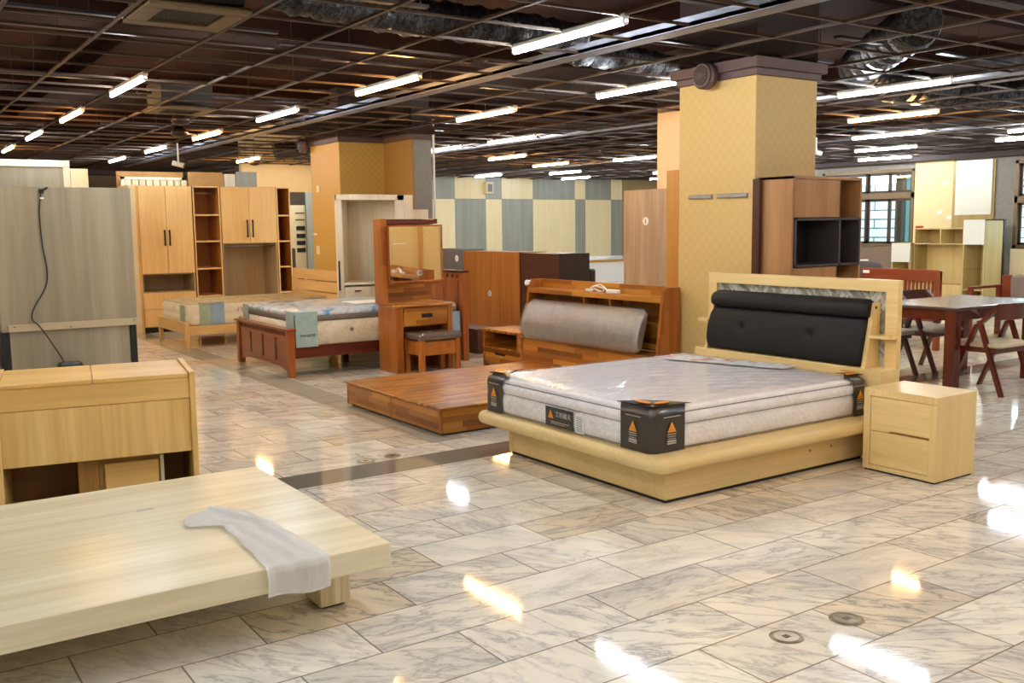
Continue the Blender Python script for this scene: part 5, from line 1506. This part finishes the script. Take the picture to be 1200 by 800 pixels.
# slat-backed settee seen from behind
t = thing('wooden_settee', 'red teak settee with a slatted back, seen from behind beyond the dining table', 'settee', (10.6, 7.0, 0))
sx = 10.3; s0, s1 = 6.40, 7.45
obj('top_rail', B(sx, sx+0.05, s0, s1, 0.80, 0.93, bev=0.008), 'terra', t)
obj('bottom_rail', B(sx+0.03, sx+0.07, s0, s1, 0.33, 0.41, bev=0.005), 'terra', t)
for y in (s0, s1-0.07): obj('back_post', B(sx+0.006, sx+0.056, y, y+0.07, 0.0, 0.92, bev=0.005), 'terra', t)
obj('mid_post', B(sx+0.01, sx+0.05, 6.95, 7.10, 0.41, 0.80, bev=0.004), 'terra', t)
for i in range(9): obj('slat', B(sx+0.015, sx+0.04, s0+0.09+i*0.05, s0+0.112+i*0.05, 0.41, 0.80, bev=0.002), 'terra', t)
obj('back_board', B(sx+0.01, sx+0.045, 7.10, 7.38, 0.41, 0.80, bev=0.002), 'terra', t)
obj('seat', B(sx+0.06, sx+0.62, s0+0.02, s1-0.02, 0.34, 0.40, bev=0.01), 'seatbeige', t)
for y in (s0, s1-0.06): 
    obj('armrest', B(sx+0.03, sx+0.65, y, y+0.06, 0.58, 0.61, bev=0.006), 'terra', t); obj('front_leg', B(sx+0.58, sx+0.64, y, y+0.06, 0, 0.58, bev=0.004), 'terra', t)
obj('price_tag', B(sx-0.003, sx, 7.33, 7.42, 0.87, 0.905, bev=0), 'paper', t)
# armchair
t = thing('armchair', 'teak armchair with a grey back cushion behind the dining table at right', 'armchair', (12.3, 6.5, 0))
for y in (6.02, 6.86):
    obj('armrest', B(11.75, 12.5, y, y+0.06, 0.62, 0.655, bev=0.006), 'terra', t)
    for x in (11.75, 12.42): obj('leg', B(x, x+0.06, y, y+0.06, 0, 0.62, bev=0.005), 'terra', t)
obj('seat_frame', B(11.75, 12.48, 6.08, 6.86, 0.30, 0.36, bev=0.005), 'terra', t)
bm = bm_new(); box(bm, 11.78, 12.45, 6.09, 6.85, 0.36, 0.47, bev=0.04, seg=3); obj('seat_cushion', bm, 'greyfab', t)
bm = bm_new(); box(bm, -0.09, 0.09, 6.10, 6.66, 0.46, 0.80, bev=0.06, seg=3); bm.transform(Matrix.Translation((12.35, 0, 0))); obj('back_cushion', bm, 'greyfab', t)
bm = bm_new(); box(bm, 12.46, 12.5, 6.08, 6.86, 0.36, 0.78, bev=0.004); obj('back_frame', bm, 'terra', t)
# dark sofa with a white strip
t = thing('sofa', 'dark grey sofa back with a white band below the bronze window', 'sofa', (11.3, 8.1, 0))
bm = bm_new(); box(bm, 10.95, 11.25, 7.75, 8.6, 0.0, 0.98, bev=0.12, seg=5); obj('backrest', bm, 'greydark', t)
bm = bm_new(); box(bm, 11.2, 11.9, 7.75, 8.6, 0.0, 0.42, bev=0.06, seg=3); obj('seat', bm, 'greydark', t)
bm = bm_new(); box(bm, 10.935, 11.262, 8.02, 8.07, 0.1, 0.993, bev=0.12, seg=5); obj('white_band', bm, 'paper', t)

# ================================================================== WALL UNIT (right back)
t = thing('wall_unit', 'straw oak media wall unit with white doors below the windows', 'wall unit', (16.8, 10.2, 0))
ux = 16.4; ub = 17.3
def shell(x0, x1, y0, y1, z0, z1, name='cabinet', m='unitoak', mb='unitoakd', tk=0.02):
    bm = bm_new(); box(bm, x0, x1, y0, y0+tk, z0, z1); box(bm, x0, x1, y1-tk, y1, z0, z1); box(bm, x0, x1, y0, y1, z1-tk, z1); box(bm, x0, x1, y0, y1, z0, z0+tk); box(bm, x1-0.01, x1, y0, y1, z0, z1)
    return obj(name, bm, m, t)
cb_ = shell(ux, 16.98, 9.37, 9.77, 0.0, 1.505, 'tall_cabinet')
obj('door', B(ux-0.018, ux, 9.375, 9.765, 1.065, 1.50, bev=0.002), 'whitegloss', t)
obj('glass_shelf', B(ux+0.01, 16.95, 9.39, 9.75, 0.625, 0.635, bev=0), 'glass', t)
obj('shelf', B(ux+0.01, 16.95, 9.39, 9.75, 0.25, 0.27, bev=0), 'unitoak', t)
shell(ux+0.1, 16.98, 9.772, 10.80, 1.06, 1.355, 'bridge_shelf'); obj('divider', B(ux+0.1, 16.95, 10.26, 10.28, 1.08, 1.34, bev=0), 'unitoak', t)
obj('back_board', B(16.90, 16.97, 10.05, 10.80, 0, 1.06, bev=0), 'unitoak', t)
obj('back_board', B(16.88, 16.95, 9.78, 10.05, 0, 1.06, bev=0), 'unitoakd', t)
obj('side_panel', B(ux+0.1, 16.97, 10.78, 10.80, 0, 1.06, bev=0.001), 'unitoakd', t)
shell(ux+0.05, 16.95, 10.83, 11.23, 0.0, 1.08, 'low_cabinet')
obj('door', B(ux+0.032, ux+0.05, 10.835, 11.225, 0.725, 1.075, bev=0.002), 'whitegloss', t)
obj('tv_bench', B(ux+0.05, 16.9, 9.78, 10.82, 0.0, 0.33, bev=0.004), 'unitoak', t)
obj('end_edge', B(16.98, 17.04, 9.36, 9.38, 0, 1.5, bev=0), 'toe', t)
single('red_ornament', B(16.6, 16.68, 10.72, 10.86, 1.36, 1.40, bev=0.015), 'red', 'small red ornament on the left end of the wall unit', 'ornament', loc=(16.64, 10.79, 1.355))

# ================================================================== FLOOR COVERS
def floor_ring(x, y, r, kind, label):
    t = thing('floor_drain', label, 'floor cover', (x, y, 0))
    bm = bm_new(); n = 28
    A = [bm.verts.new((x+r*math.cos(2*PI*i/n), y+r*math.sin(2*PI*i/n), 0.001)) for i in range(n)]
    Bv = [bm.verts.new((x+r*0.74*math.cos(2*PI*i/n), y+r*0.74*math.sin(2*PI*i/n), 0.004)) for i in range(n)]
    for i in range(n): bm.faces.new((A[i], A[(i+1) % n], Bv[(i+1) % n], Bv[i]))
    obj('rim', bm, 'brassy', t)
    bm = bm_new(); cyl(bm, (x, y, 0.0005), (x, y, 0.003), r*0.74, n=n); obj('plate', bm, 'brassy' if kind else 'marbleplate', t)
    bm = bm_new(); box(bm, x-0.012, x+0.012, y-0.012, y+0.012, 0.003, 0.0045); obj('key_slot', bm, 'bronze', t)
M['brassy'] = plain('weathered_brass', C(150, 136, 108), 0.35, 0.5, var=0.25)
M['marbleplate'] = plain('scuffed_pale_plate', C(206, 196, 176), 0.4, var=0.12)
floor_ring(2.714, 2.232, 0.062, 0, 'round brass-rimmed floor cover with pale centre, nearest to the camera')
floor_ring(3.026, 2.206, 0.066, 1, 'solid brass floor cover right of the pale-centred one')
floor_ring(2.864, 5.62, 0.06, 1, 'small solid brass floor cover beside the dark stone band, right one')
floor_ring(2.66, 5.60, 0.06, 0, 'small ringed floor cover beside the dark stone band, left one')
floor_ring(3.42, 10.2, 0.08, 1, 'solid brass floor cover near the foot of the cherry bed')

# ================================================================== WORLD + DAYLIGHT
w = bpy.data.worlds.new('sky'); S.world = w; w.use_nodes = True
bg = w.node_tree.nodes['Background']
bg.inputs[0].default_value = (0.80, 0.93, 1.0, 1); bg.inputs[1].default_value = 3.5
S.cycles.max_bounces = 8
S.cycles.diffuse_bounces = 4
S.cycles.glossy_bounces = 4
S.cycles.transparent_max_bounces = 12
S.cycles.sample_clamp_indirect = 6
S.cycles.use_denoising = True
